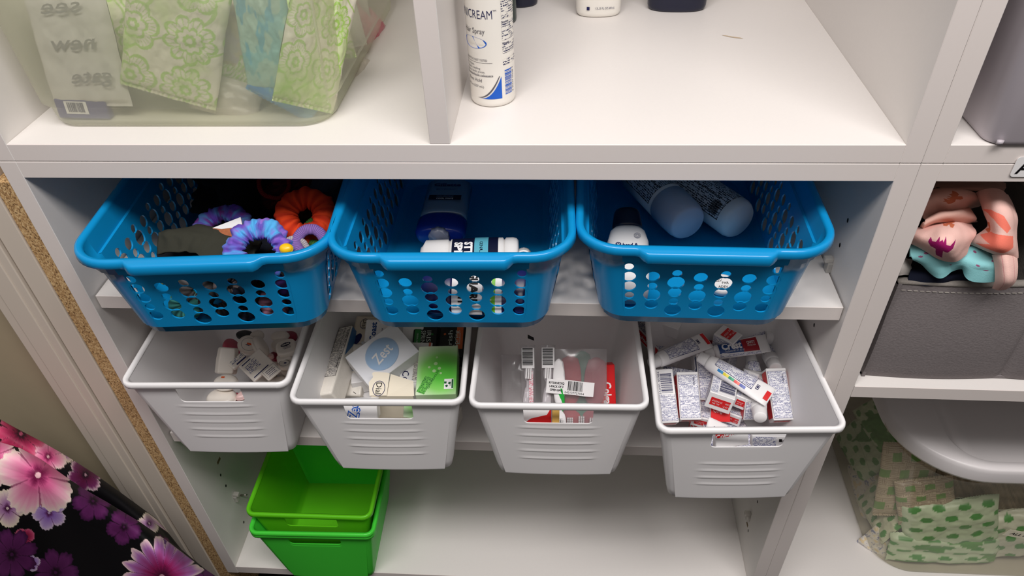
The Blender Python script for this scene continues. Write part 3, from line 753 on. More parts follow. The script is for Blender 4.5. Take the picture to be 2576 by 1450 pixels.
d.add(vs, fs, PGREY, smooth=True)
d.barcode(0.0325, .0125, 0.0420, .0385, PBLUE, warp=cwarp, vertical=True, seed=5)
ct('8 45334 23108 9', 0.0440, .0255, .0020, INK, width=.026, rot=pi / 2, align='c')
fpw = fineprint('can_small_print', (240, 236, 228), (60, 62, 96), row=0.0022, word=0.0052, gap=.2)
d.quad(0.0310, .0440, 0.0520, .0500, fpw, warp=cwarp, nu=10); d.quad(0.0310, .0560, 0.0520, .0650, fpw, warp=cwarp, nu=10); d.quad(0.0310, .0690, 0.0520, .0860, fpw, warp=cwarp, nu=10); d.quad(0.0310, .0900, 0.0520, .1200, fpw, warp=cwarp, nu=10)
ct('Directions:', 0.0310, .0868, .0022, INK, bold=.02, width=.009); ct('Warning:', 0.0310, .0660, .0022, INK, bold=.02, width=.009)
d.build('printed_label', can)
NAVY = pm('dark_navy_plastic', (16, 20, 46), 0.3, 0.5); DGREEN = pm('dark_green_plastic', (14, 40, 34), 0.3, 0.5)
mb = MB(); lathe([(.020, 0), (.0215, .0012), (.022, .004), (.022, .15), (.018, .162)], DGREEN, mb, n=40)
b_ = tag(mb.build('bottle', None, Matrix.Translation((0.0362, 0.3225, T + .0002))), 'dark green bottle mostly hidden behind the hair spray can', 'bottle'); mb = MB(); lathe([(.011, .162), (.011, .182)], BLACK, mb); mb.build('bottle_cap', b_)
mb = MB(); lathe([(.021, 0), (.0225, .0015), (.023, .004), (.023, .14), (.018, .152)], NAVY, mb, n=40, sy=.8)
b_ = tag(mb.build('bottle', None, Matrix.Translation((0.0600, 0.3840, T + .0002))), 'round navy bottle at the back just right of the hair spray can', 'bottle'); mb = MB(); lathe([(.011, .152), (.011, .172)], NAVY, mb); mb.build('bottle_cap', b_)
def oval_bottle(x, y, hw, hd, h, mat, label, deco=None, yaw=0):
    mb = MB(); lathe([(hw - .005, 0), (hw - .0025, .0008), (hw - .0008, .003), (hw, .006), (hw + .001, .03), (hw + .0012, h * .8), (hw * .6, h), (hw * .4, h + .004)], mat, mb, n=48, sy=hd / hw, e=2.5)
    o = tag(mb.build('bottle', None, yawm(x, y, T + .0002, yaw)), label, 'bottle'); mb = MB(); lathe([(hw * .42, h + .004), (hw * .42, h + .03)], mat, mb, sy=.7); mb.build('bottle_cap', o)
    if deco: d = MB(); deco(d); d.build('printed_label', o)
def wbdeco(d):
    def wp(x, z):
        a = -pi / 2 + x / .031; c, s = cos(a), sin(a); e = 2.5
        return (.0305 * math.copysign(abs(c) ** (2 / e), c), .0182 * math.copysign(abs(s) ** (2 / e), s), z)
    d.text('13.5 FL OZ (400 mL)', .0085, .0125, .0026, INK, warp=wp, width=.022)
    M0 = INK
    d.quad(-.0135, .0100, -.0095, .0140, M0, warp=wp, nu=3); 
oval_bottle(0.1630, 0.3440, 0.0285, 0.0170, 0.14, CANW, 'white oval bottle at the back, small navy volume print at its foot', wbdeco, 0)
oval_bottle(0.2650, 0.3600, 0.0375, 0.0180, 0.15, NAVY, 'wide navy blue bottle standing alone at the back, right of the white one', None, -3)

# ------------------------------------------------------------- grey bin, top right
GREYB = pm('lilac_grey_plastic', (188, 180, 186), 0.38, 0.5)
g = empty('storage_bin', (0.652, 0.160, T + .0004), 'lilac grey smooth bin at the top right corner, overhanging its shelf', 'bin')
mb = MB(); hw, hd = 0.149, 0.164
mb.loft([rrect(hw - .004, hd - .004, .014, 0), rrect(hw - .0015, hd - .0015, .016, .0012), rrect(hw - .001, hd - .001, .017, .004), rrect(hw, hd, .018, .006), rrect(hw + .008, hd + .006, .022, .24)], GREYB, cap0=True)
mb.loft([[p for p in rrect(hw + .006, hd + .004, .020, .24)][::-1], rrect(hw - .002, hd - .002, .016, .004)[::-1]], GREYB, cap1=True); mb.build('bin_body', g)
mb = MB(); L1 = rrect(hw + .006, hd + .004, .020, .238); L2 = rrect(hw + .014, hd + .012, .026, .238); L3 = rrect(hw + .014, hd + .012, .026, .244); L4 = rrect(hw + .006, hd + .004, .020, .244)
mb.loft([L1, L2, L3, L4, L1], GREYB, smooth=False); mb.build('rim', g)
mb = MB(); mb.loft([[(0.003 * cos(a), 0.0022 * sin(a), z) for a in [2 * pi * i / 12 for i in range(12)]] for z in (0, .004)], GREYB, cap0=True, cap1=True); mb.build('corner_nub', g, Matrix.Translation((-hw + .010, -hd - .0005, .003)))

# ------------------------------------------------------------- frosted tub with wrapped pads, top left
FROST = sheer('frosted_clear_plastic', (246, 246, 230), 0.56, 0.50, 0.25, 0.04)
ft = empty('storage_tub', (-0.262, 0.211, T + .0004), 'large frosted clear tub on the top left shelf, full of wrapped pads', 'tub')
mb = MB(); HW, HD = 0.150, 0.178
prof = [(-.012, 0.0), (-.004, .0012), (-.001, .004), (0, .010), (.001, .0225), (.0060, .0255), (.012, .20)]
mb.loft([rrect(HW + k, HD + k, .034 + k * .5, z, n=8) for k, z in prof], FROST, cap0=True)
mb.build('tub_body', ft)
mb = MB(); k = .012; L1 = rrect(HW + k, HD + k, .040, .199, n=8); L2 = rrect(HW + k + .008, HD + k + .008, .046, .200, n=8); L3 = rrect(HW + k + .008, HD + k + .008, .046, .206, n=8); L4 = rrect(HW + k, HD + k, .040, .206, n=8)
mb.loft([L1, L2, L3, L4, L1], FROST, smooth=False); mb.build('rim', ft)
for (cx, cy, r) in ((HW - .002, -HD + .014, 0),):
    mb = MB(); mb.loft([[(.0012 * cos(a), .0035 * sin(a), 0) for a in [2 * pi * i / 10 for i in range(10)]], [(.0012 * cos(a) + .010, .0035 * sin(a) - .006, .175) for a in [2 * pi * i / 10 for i in range(10)]]], FROST); mb.build('corner_seam', ft, Matrix.Translation((cx, cy, .022)))
def petal(cx, cy, R, n, x, y, ph=0.0, depth=.3):
    dx, dy = x - cx, y - cy; rr = sqrt(dx * dx + dy * dy); a = atan2(dy, dx) + ph
    e = R * (1 - depth + depth * abs(cos(n * a / 2)) ** .6)
    return rr / max(e, 1e-6), a
GR = (166, 210, 96); CRM = (236, 230, 214)
def greenflower(seed, scale=1.0, base=CRM, ink=GR, cover=.0):
    def f(s, t):
        x = s * 2.2 * scale + seed; y = t * 3.0 * scale + seed * .7
        gx, gy = floor(x), floor(y); fx, fy = x - gx, y - gy; k = 0.0
        h = (sin(gx * 12.9 + gy * 78.2 + seed) * 43758.5) % 1
        q, a = petal(.5, .5, .46, 6 if h > .4 else 9, fx, fy, h * 6, .28)
        if abs(q - 1) < .07 or abs(q - .55) < .06 or abs(q - .2) < .08: k = 1
        if .55 < q < 1 and abs(sin(a * (18 if h > .4 else 12))) < .32: k = .8
        sw = sin(x * 3 + 2.4 * sin(y * 2.2)) ; 
        if q > 1.05 and abs(sw) < .12: k = .85
        c = mixc(base, ink, k * .85)
        return mixc(c, ink, max(0, fbm(s * 3 + seed, t * 3) * .6 + cover))
    return f
def watercolor(a, b, c, seed, sc=3.0):
    def f(s, t):
        v = fbm(s * sc + seed, t * sc * 1.5 + seed); u = fbm(s * sc * 1.3 + 9 + seed, t * sc + 4)
        col = a if v > .05 else b
        if u > .22: col = c
        return mixc(col, mixc(a, b, .5), .25)
    return f
def plain(c, v=.06, seed=0.0): return lambda s, t: mixc(c, tuple(q * .8 for q in c), .5 + fbm(s * 5 + seed, t * 5) * v * 8)
def pk(name, pc, px, py, yc, yx, yy, w, h, th, col, label, group='wrapped pads in the frosted tub', seed=0.0, cat='wrapped pad', n=44):
    """packet whose centre, local +x and local +y point are seen at these places of the photo, at these distances from the cabinet front"""
    M = frameC(PY(*pc, yc), PY(*px, yx), PY(*py, yy)); return packet(name, M, w, h, th, col, label, cat, group, seed=seed, n=n)
def scriptcard(name):
    o = pk('wrapped_packet', (195, 118), (300, 118), (160, 20), .066, .066, .074, .084, .118, .014, plain((244, 240, 234), .03), 'white paper packet with grey handwriting, leftmost in the frosted tub', None, cat='packet')
    d = MB(); gi = pm('grey_script_ink', (150, 148, 146), .6)
    for s, y, wd, x in (('see', .040, -.042, 0), ('new', .006, -.046, .004), ('gate', -.026, -.044, .012)): d.text(s, x, y, .014, gi, z=.0105, width=wd, shear=-.3, rot=.05, bold=.008)
    d.build('handwriting', o)
scriptcard(0)
pk('wrapped_pad', (440, 98), (540, 128), (470, 0), .068, .070, .078, .094, .120, .018, greenflower(.3, .8), 'large pale green flowered pad wrapper right of the handwritten packet', seed=1.1, n=110)
pk('wrapped_pad', (620, 175), (700, 95), (700, 260), .092, .096, .090, .120, .058, .014, greenflower(2.3, 1.0), 'pale green flowered wrapper lying diagonally low in the tub', seed=2.2, n=110)
pk('wrapped_pad', (668, 92), (740, 92), (650, 0), .066, .066, .074, .052, .105, .014, watercolor((132, 190, 190), (176, 206, 190), (88, 172, 196), 1.0), 'teal watercolour wrapper right of centre in the frosted tub', seed=3.0, n=90)
pk('wrapped_pad', (792, 118), (870, 140), (775, 0), .072, .090, .082, .066, .120, .014, greenflower(5.1, .9, cover=.18), 'green flowered wrapper upright at the front right corner of the tub', seed=4.2, n=110)
pk('wrapped_pad', (722, 225), (790, 262), (750, 180), .060, .062, .066, .070, .040, .010, watercolor((58, 132, 196), (92, 160, 208), (120, 176, 212), 6.0), 'bright blue wrapper low beside the right corner of the tub', seed=5.2, n=80)
pk('wrapped_pad', (905, 60), (925, 10), (880, 30), .270, .310, .270, .070, .070, .014, watercolor((214, 128, 140), (226, 176, 176), (206, 112, 128), 8.0), 'rose pink wrapper along the right side of the frosted tub', seed=6.2)
pk('wrapped_pad', (560, 40), (640, 70), (580, -60), .100, .100, .110, .080, .100, .016, watercolor((204, 190, 196), (222, 206, 176), (206, 198, 190), 11.0), 'pale mauve and straw wrapper behind the teal one', seed=7.2)
pk('wrapped_pad', (300, 60), (380, 80), (300, -40), .110, .110, .120, .080, .110, .016, greenflower(9.0, .9, cover=.1), 'green flowered wrapper behind the handwritten packet', seed=8.2, n=80)
pk('wrapped_pad', (420, 250), (520, 262), (420, 200), .085, .085, .092, .110, .044, .014, plain((214, 214, 204), .04), 'white wrapper lying low at the middle of the tub', seed=9.2)
pk('wrapped_pad', (570, 245), (630, 262), (570, 200), .072, .072, .080, .070, .040, .012, plain((222, 214, 202), .04), 'plain cream wrapper low under the diagonal green one', seed=10.2)
pk('wrapped_pad', (862, 190), (890, 110), (830, 180), .160, .220, .160, .080, .050, .014, plain((216, 208, 194), .05), 'plain off-white wrapper against the right side of the tub', seed=12.2)
pk('wrapped_pad', (470, 10), (560, 20), (480, -70), .130, .130, .160, .110, .110, .018, greenflower(13.0, .8), 'green flowered wrapper high at the back of the tub', seed=13.0, n=80)
pk('wrapped_pad', (770, 30), (830, 20), (760, -60), .150, .160, .170, .080, .110, .018, greenflower(15.0, .8, cover=.1), 'green flowered wrapper high at the back right of the tub', seed=14.0, n=80)
for k, (x, y, z, w_, h_) in enumerate(((-.34, .15, .09, .11, .12), (-.27, .16, .08, .10, .13), (-.20, .15, .09, .10, .12), (-.16, .22, .08, .08, .11), (-.24, .26, .10, .12, .13), (-.33, .27, .10, .12, .13), (-.17, .31, .09, .09, .12), (-.26, .33, .12, .14, .14))):
    packet('wrapped_pad', rotm((x, y, z), 72, 8 * ((k % 3) - 1), 10 * ((k % 2) * 2 - 1)), w_, h_, .016, greenflower(20.0 + k, .9, cover=.1) if k % 3 else plain((224, 218, 204), .05), 'pale wrapper in the crowded middle of the frosted tub', 'wrapped pad', 'wrappers deep in the frosted tub', seed=k * 1.7, n=40)
def barbox(d, w, h, t, S):
    d.quad(.010, h * .25, .034, h * .92, WPAPER, z=.0003); d.barcode(.013, h * .35, .031, h * .86, INK, z=.0006, seed=3)
O_ = PY(150, 297, .0490); carton('carton', O_, PY(262, 300, .0490), PY(135, 258, .0510), .054, .020, .010, pm('indigo_card', (72, 70, 132), .5), 'indigo card box with a white barcode panel, bottom left of the frosted tub', 'box', None, barbox)

# ------------------------------------------------------------- soap bin
def K(ox, oy, s): return lambda x, y: (ox + x / s, oy + y / s)
c2 = K(780, 800, 5.578)
ZB_ = pm('pale_blue_print', (160, 190, 222), .4, .4); CREAM = pm('cream_card', (236, 226, 206), .5, .3); SOAPG = 'bars of soap in the second bin'
def zest_d(d, w, h, t, S):
    cx, cy = w * .50, h * .50
    d.disc(cx, cy, .0245, .0215, ZB_, z=.0003, rot=.5, n=48); d.ring(cx, cy, .0252, .0222, .0005, ZB_, z=.0004, rot=.5, n=48)
    d.text('Zest', cx, cy, .0150, WPAPER, z=.0007, rot=.24, bold=.012, shear=.15, width=.031)
    d.text('R', cx - .010, cy + .031, .0018, ZB_, z=.0005, rot=.5); d.ring(cx - .010, cy + .031, .0019, .0019, .0003, ZB_, z=.0005)
Oz, Xz, Yz = P(*c2(840, 978), -.349), P(*c2(1530, 465), -.333), P(*c2(455, 580), -.335)
carton('soap_box', Oz, Xz, Yz, len2(Oz, Xz), len2(Oz, Yz), .027, pm('pearl_white_card', (234, 235, 240), .3, .5), 'white soap box with a round pale blue logo, on top in the soap bin', 'soap', SOAPG, zest_d)
def palm_d(d, w, h, t, S):
    d.text('GATE-PALMOLIVE', w * .42, h * .30, .0026, pm('deep_green_ink', (10, 84, 40), .5), z=.0004, rot=1.15, width=.030)
    fg = fineprint('green_small_print', (112, 196, 84), (16, 96, 40), row=.0017, word=.004, gap=.15)
    M = Matrix.Translation((w * .04, h * .06, .0003)) @ Matrix.Rotation(1.15, 4, 'Z'); d.quad(0, -.010, .026, .001, fg, M=M)
    d.quad(w * .70, h * .10, w * .93, h * .30, WPAPER, z=.0004)
    dg = pm('deep_green_ink', (10, 84, 40), .5)
    for k in range(3):
        a = 2 * pi * k / 3 + .3; cx, cy = w * .775 + .0032 * cos(a), h * .20 + .0032 * sin(a)
        d.poly([(cx + .0022 * cos(a + q), cy + .0022 * sin(a + q)) for q in (0, 1.6, 3.0, 4.6)], dg, M=Matrix.Translation((0, 0, .0006)))
    d.text('PAPER', w * .855, h * .20, .0018, dg, z=.0006, rot=pi / 2); d.quad(w * .885, h * .11, w * .925, h * .29, dg, z=.0006)
    for (bx, by, br) in ((.46, .62, .0026), (.56, .52, .0022), (.43, .47, .0024), (.30, .55, .0018), (.60, .42, .0016), (.48, .75, .0016)):
        d.disc(w * bx, h * by, br, br, pm('pale_bubble', (186, 224, 160), .3), z=.0004)
def palm_mat():
    m = bpy.data.materials.new('green_gradient_card'); m.use_nodes = True; n = m.node_tree; b = n.nodes['Principled BSDF']; b.inputs['Roughness'].default_value = .35
    t = n.nodes.new('ShaderNodeTexCoord'); g = n.nodes.new('ShaderNodeVectorMath'); g.operation = 'DISTANCE'; g.inputs[1].default_value = (.034, .034, 0)
    r = n.nodes.new('ShaderNodeValToRGB'); e = r.color_ramp.elements; e[0].position = .012; e[0].color = lin((96, 200, 70)); e[1].position = .046; e[1].color = lin((222, 236, 208)); k = e.new(.028); k.color = lin((132, 208, 100))
    n.links.new(t.outputs['Object'], g.inputs[0]); n.links.new(g.outputs['Value'], r.inputs[0]); n.links.new(r.outputs[0], b.inputs['Base Color']); return m
Op, Xp, Yp = P(*c2(1475, 1085), -.343), P(*c2(2045, 1068), -.343), P(*c2(1610, 402), -.330)
carton('soap_box', Op, Xp, Yp, len2(Op, Xp), len2(Op, Yp), .030, palm_mat(), 'bright green soap box with a recycling panel, at the front right of the soap bin', 'soap', SOAPG, palm_d)
def irish(txts, accent, acc_txt, flip):
    def f(d, w, h, t, S):
        am = pm('accent_' + acc_txt.split()[0].lower() + str(flip), accent, .5)
        x0 = .002 if flip else w - .011; d.quad(x0, h * .22, x0 + .009, h * .97, am, z=.0003)
        ink = pm('silver_print', (206, 214, 206), .4); rr = -pi / 2 if flip else pi / 2
        for k, s in enumerate(txts): d.text(s, (w * .66 - k * .008) if flip else (w * .42 + k * .0085), h * .48, .0062, ink, z=.0005, rot=rr, width=.026)
        d.text(acc_txt, x0 + .0045, h * .48, .0022, ink, z=.0006, rot=rr, width=.018)
        d.poly([(w * .80 + .002 * cos(a), h * .6 + .002 * sin(a)) for a in (0, 1.5, 3, 4.5)] if flip else [(w * .2 + .002 * cos(a), h * .6 + .002 * sin(a)) for a in (0, 1.5, 3, 4.5)], am, M=Matrix.Translation((0, 0, .0004)))
    return f
BLKC = pm('black_card', (14, 15, 16), .35, .5)
Oi, Xi, Yi = P(*c2(1415, 560), -.358), P(*c2(1850, 560), -.358), P(*c2(1470, 20), -.338)
carton('soap_box', Oi, Xi, Yi, .034, .060, .030, BLKC, 'black soap box with a green end band, left of the two black ones', 'soap', SOAPG, irish(('IRISH', 'SPRING'), (40, 120, 56), 'ORIGINAL CLEAN', True))
Oi, Xi, Yi = P(*c2(1800, 560), -.356), P(*c2(2160, 560), -.356), P(*c2(1830, 20), -.336)
carton('soap_box', Oi, Xi, Yi, .0345, .060, .030, BLKC, 'black soap box with an orange end band, in the right corner of the soap bin', 'soap', SOAPG, irish(('Irish', 'Spring'), (210, 100, 52), 'ORIGINAL', False))
def dial_logo(d, x, y, s, rot):
    d.ring(x, y, s, s * .78, s * .08, INK, z=.0005, rot=rot, n=36); d.text('Dial', x, y, s * .72, INKB, z=.0007, rot=rot, width=s * 1.5)
DRAPE = pm('waxed_paper_wrap', (232, 226, 216), .35, .5, bump=.5, nscale=120)
def dialpk(d, w, h, t, S):
    d.quad(.001, h * .24, w - .001, h * .98, FPB, z=.0003)
    d.frame(.0012, h * .24, w - .0012, h * .98, .0004, INKB, z=.0005); d.quad(.0012, h * .60, w - .0012, h * .604, INKB, z=.0006); d.quad(w * .55, h * .60, w * .57, h * .98, INKB, z=.0006)
    d.text('Drug Facts', w * .83, h * .86, .0024, INKB, z=.0007, rot=-pi / 2, bold=.02, width=.013); d.text('Drug Facts (continued)', w * .83, h * .46, .0024, INKB, z=.0007, rot=-pi / 2, bold=.02, width=.024)
    x1 = S['x1']; d.poly([(h * .55, t * .9), (h * .98, t * .95), (h * .98, t * .4), (h * .75, t * .6)], pm('wave_blue', (60, 110, 160), .4), M=x1 @ Matrix.Translation((0, 0, .0002)))
    d.disc(h * .62, t * .3, .008, .0045, NAVY, M=x1, z=.0003)
Od, Xd, Yd = P(*c2(95, 1085), -.350), P(*c2(262, 1060), -.345), P(*c2(250, 130), -.345)
carton('soap_bar', Od, Xd, Yd, .021, len2(Od, Yd) * .96, .034, DRAPE, 'paper wrapped soap bar with small print, on edge at the left of the soap bin', 'soap', SOAPG, dialpk, r=.003)
O1, X1, Y1 = P(*c2(410, 1090), -.385), P(*c2(620, 1100), -.385), P(*c2(500, 520), -.358)
carton('soap_bar', O1, X1, Y1, .030, .075, .026, DRAPE, 'cream paper wrapped soap bar wedged under the large white box', 'soap', SOAPG, lambda d, w, h, t, S: (d.text('1', w * .7, h * .06, .005, INKB, z=.0006, rot=1.0), d.disc(w * .45, h * .55, .012, .006, pm('wave_blue', (60, 110, 160), .4), z=.0004)), r=.003)
O1, X1, Y1 = P(*c2(560, 360), -.352), P(*c2(790, 370), -.352), P(*c2(565, 70), -.342)
carton('soap_bar', O1, X1, Y1, .036, .046, .024, pm('tan_wrap', (206, 194, 176), .4), 'tan wrapped soap bar standing at the back left of the soap bin', 'soap', SOAPG, lambda d, w, h, t, S: (dial_logo(d, w * .42, h * .70, .0085, -pi / 2), d.disc(w * .25, h * .15, .010, .005, INK, z=.0004, rot=1.2)), r=.003)
O1, X1, Y1 = P(*c2(750, 340), -.348), P(*c2(1010, 345), -.348), P(*c2(775, 140), -.338)
carton('soap_box', O1, X1, Y1, .040, .034, .026, WPAPER, 'white soap box with blue sideways lettering, behind the large white box', 'soap', SOAPG, lambda d, w, h, t, S: (d.text('Coast', w * .30, h * .45, .0080, pm('coast_blue', (24, 66, 130), .4), z=.0005, rot=pi / 2, bold=.03, width=.028), d.text('BAR', w * .62, h * .55, .0018, INK, z=.0005, rot=pi / 2)), r=.002)
for k, (a, b, c, lab) in enumerate((((1290, 350), (1450, 352), (1290, 200), 'small white card box behind the large white soap box, nearest the black boxes'), ((1100, 300), (1290, 300), (1110, 60), 'plain white soap box at the back of the soap bin'))):
    O1, X1, Y1 = P(*c2(*a), -.356), P(*c2(*b), -.356), P(*c2(*c), -.346); carton('soap_box', O1, X1, Y1, .030, .036, .022, WPAPER, lab, 'soap', SOAPG)
O1, X1, Y1 = P(*c2(1240, 900), -.366), P(*c2(1470, 905), -.366), P(*c2(1330, 560), -.356)
carton('soap_box', O1, X1, Y1, .040, .062, .026, WPAPER, 'white soap box with a red edge stripe, between the large white and the green box', 'soap', SOAPG, lambda d, w, h, t, S: (d.text('Co', w * .22, h * .15, .009, INK, z=.0005, rot=-1.4), d.quad(w - .005, 0, w - .002, h, pm('salmon_print', (220, 120, 100), .4), z=.0004), d.quad(w * .45, h * .05, w * .70, h * .8, FPB, z=.0004)), r=.001)
# open cream carton with its flap up
A_, B_, C_ = P(*c2(835, 1095), -.338), P(*c2(1075, 1095), -.338), P(*c2(835, 762), -.326)
M = frame3(A_, B_, C_); fl = MB(); W_ = len2(A_, B_); H_ = len2(A_, C_)
fl.poly([(0, 0), (W_, 0), (W_ * 1.05, H_ * .93), (W_ * .86, H_ * .97), (W_ * .10, H_), (0, H_ * .93), (.002, H_ * .78), (-.003, H_ * .55)], CREAM)
fl.m = [0] * len(fl.m)
car = tag(fl.build('open_carton', None, M, solid=.0006), 'open cream carton with raised flap at the front of the soap bin', 'box')
dd = MB(); dial_logo(dd, W_ * .50, H_ * .30, .0105, -pi / 2); dd.build('printing', car)
w2 = MB(); a3, b3, c3, d3 = [M.inverted() @ P(*c2(*q), z) for q, z in (((1075, 1098), -.340), ((1460, 1098), -.345), ((1450, 890), -.340), ((1132, 790), -.330))]
w2.add([a3, b3, c3, d3], [(0, 1, 2, 3)], CREAM, smooth=False); w2.build('side_panel', car, solid=.0006)
w3 = MB(); iv = M.inverted(); ql = [iv @ (P(*c2(x_, 1098), -.3385) + Vector((0, dy_, dz_))) for x_ in (850, 1075, 1440) for dy_, dz_ in ((.001, -.001), (.006, -.050))]
w3.add(ql, [(0, 1, 3, 2), (2, 3, 5, 4)], CREAM, smooth=False); w3.build('front_panel', car, solid=.0006)
# boxes seen through the slot
def slotbox(u, v, y, w, h, t, mat, label, deco=None, rz=0, cat='soap', group=SOAPG, tilt=0, name='soap_box'):
    C = PY(u, v, y); M = Matrix.Translation(C) @ Matrix.Rotation(radians(rz), 4, 'Z') @ Matrix.Rotation(radians(tilt), 4, 'Y') @ Matrix.Rotation(radians(60), 4, 'X') @ Matrix.Translation((-w / 2, -h / 2, 0))
    O = M @ Vector((0, 0, 0)); X = M @ Vector((1, 0, 0)); Y = M @ Vector((0, 1, 0)); return carton(name, O, X, Y, w, h, t, mat, label, cat, group, deco)
slotbox(905, 1036, -.030, .044, .024, .020, WPAPER, 'white soap box with big blue lettering, behind the grip slot of the soap bin', lambda d, w, h, t, S: (d.text('Zest', w * .35, h * .62, .013, pm('bright_blue_print', (16, 92, 200), .4), z=.0005, rot=1.35, bold=.06, width=.028), d.text('Zest', w * .35, h * .62, .013, WPAPER, z=.0008, rot=1.35, width=.026)), rz=5, tilt=0)
slotbox(1030, 1036, -.034, .016, .018, .012, palm_mat(), 'small green soap carton seen at the right of the grip slot', None, rz=-10)
for k, (x, y, z, rz, m, lab) in enumerate(((-.13, .02, -.43, 8, WPAPER, 'white'), (-.06, .03, -.43, -12, DRAPE, 'cream'), (-.10, .09, -.43, 30, WPAPER, 'white'), (-.12, .055, -.405, -20, WPAPER, 'white'), (-.07, .08, -.405, 14, CREAM, 'cream'), (-.11, .015, -.405, 3, DRAPE, 'cream'), (-.065, .035, -.380, -5, WPAPER, 'white'), (-.13, .075, -.382, 12, WPAPER, 'white'))):
    mm = yawm(x, y, z, rz) @ Matrix.Translation((-.04, -.025, .012)); carton('soap_box', mm @ Vector((0, 0, 0)), mm @ Vector((1, 0, 0)), mm @ Vector((0, 1, 0)), .080, .050, .022, m, 'small pale soap box buried low in the soap bin', 'soap', 'soap buried in the second bin')

# ------------------------------------------------------------- dental floss bin
c1 = K(470, 830, 7.632); FW_ = pm('ivory_plastic', (236, 228, 218), .3, .5); PINK = pm('rose_translucent_plastic', (196, 84, 104), .25, .5, sss=.2); PINKL = pm('pale_pink_plastic', (232, 196, 192), .3, .5); MAG = pm('maroon_plastic', (140, 34, 60), .25, .5)
FG = 'floss containers in the first bin'
def fl_(pc, px, py, z, rx, ry, t, mat, label, e=2.0, rnd=.35, deco=None, domed=0.0, zx=0, zy=0, name='floss_container'):
    C = P(*c1(*pc), z); return puck(name, C, P(*c1(*px), z + zx), P(*c1(*py), z + zy), rx * .70, ry * .70, t * .75, mat, label, 'floss container', FG, e, rnd, deco, domed * .6, .68)
def logo(d, rx, ry, t):
    d.ring(0, 0, rx * .66, ry * .66, .0006, PGREY, z=.0003); d.quad(-.004, -.0012, .005, .0028, pm('orange_print', (226, 92, 44), .4), z=.0004); d.quad(-.006, -.003, .002, -.0016, INK, z=.0004)
fl_((890, 300), (1050, 330), (880, 120), -.370, .0180, .0235, .014, PINK, 'rose pink oval floss container near the middle of the heap', domed=.002, zx=-.008)
fl_((1190, 280), (1400, 330), (1230, 120), -.364, .0225, .0205, .018, FW_, 'round ivory floss container with an orange mark on its lid', deco=logo, zx=-.006, zy=.006)
fl_((1480, 270), (1600, 300), (1440, 60), -.358, .0175, .0260, .020, FW_, 'plain ivory oval floss container standing right of the one with the orange mark', rnd=.5, zx=-.010)
fl_((1800, 260), (2000, 300), (1790, 120), -.372, .0215, .0190, .014, FW_, 'round ivory floss container tucked behind the one with the blue oval logo', domed=.001)
def glide(d, rx, ry, t):
    d.disc(0, .004, .0105, .0056, NAVY, z=.0004, rot=.18); d.text('Glide', 0, .004, .0045, FW_, z=.0008, rot=.18, bold=.03, width=.016)
    d.text('PRO-HEALTH', .001, -.0042, .0020, INK, z=.0004, rot=.15, bold=.03, width=.016); d.text('COMFORT PLUS', .002, -.0078, .0020, INK, z=.0004, rot=.15, bold=.03, width=.014)
fl_((1900, 310), (2080, 260), (1940, 120), -.356, .0205, .0225, .014, FW_, 'ivory floss container with a navy oval logo, against the right side', e=3.0, deco=glide)
fl_((1545, 480), (1660, 480), (1545, 420), -.370, .0125, .0070, .010, PINKL, 'small pale pink translucent floss case under the oval ivory one', domed=.002)
fl_((1690, 480), (1790, 500), (1690, 420), -.380, .0140, .0120, .010, MAG, 'maroon floss container under the pale pink case', domed=.002)
fl_((1950, 110), (2100, 120), (1960, 30), -.376, .0180, .0160, .010, MAG, 'maroon floss container at the back right edge', domed=.002)
fl_((1330, 70), (1420, 80), (1330, 0), -.372, .0150, .0140, .014, FW_, 'ivory floss container at the back, left of centre', rnd=.5)
fl_((1780, 80), (1950, 80), (1790, 0), -.370, .0200, .0130, .014, FW_, 'ivory floss container at the back right', rnd=.5)
fl_((1100, 70), (1230, 80), (1100, 0), -.380, .0190, .0120, .010, pm('dark_grey_plastic', (42, 44, 44), .4), 'dark grey floss container at the back of the heap', domed=.001)
def ptxt(d, rx, ry, t):
    d.text('Oral-care', -rx * .2, ry * .45, .0026, INK, z=.0004, bold=.02, width=rx * 1.0)
    d.quad(-rx * .75, -ry * .65, rx * .8, ry * .2, fineprint('floss_small_print', (232, 226, 216), (66, 70, 120), row=.0022, word=.005, gap=.25), z=.0004)
# printed flat cases
O1, X1, Y1 = P(*c1(740, 900), -.360), P(*c1(1530, 930), -.362), P(*c1(1240, 450), -.352)
fpf = fineprint('floss_small_print', (232, 226, 216), (66, 70, 120), row=.0022, word=.005, gap=.25)
def cardd(d, w, h, t, S): d.quad(w * .12, h * .35, w * .62, h * .80, fpf, z=.0004); d.quad(w * .12, h * .12, w * .80, h * .16, INK, z=.0004); d.quad(w * .10, h * .86, w * .5, h * .90, INK, z=.0004)
mbm = frame3(P(*c1(930, 960), -.372), P(*c1(1330, 480), -.352), P(*c1(1000, 700), -.352 + .012))
carton('floss_container', P(*c1(1290, 1010), -.368), P(*c1(1740, 600), -.356), P(*c1(740, 890), -.362), .037, .034, .005, FW_, 'flat ivory floss card case with rows of navy print, front of the heap', 'floss container', FG, cardd, r=.002)
carton('floss_container', P(*c1(900, 760), -.3600), P(*c1(1200, 500), -.3555), P(*c1(830, 600), -.3560), .025, .014, .007, FW_, 'narrow ivory floss case with navy print, behind the flat card case', 'floss container', FG, lambda d, w, h, t, S: (d.quad(w * .15, h * .45, w * .9, h * .85, fpf, z=.0004), d.quad(w * .3, h * .1, w * .95, h * .25, INK, z=.0004)), r=.003)
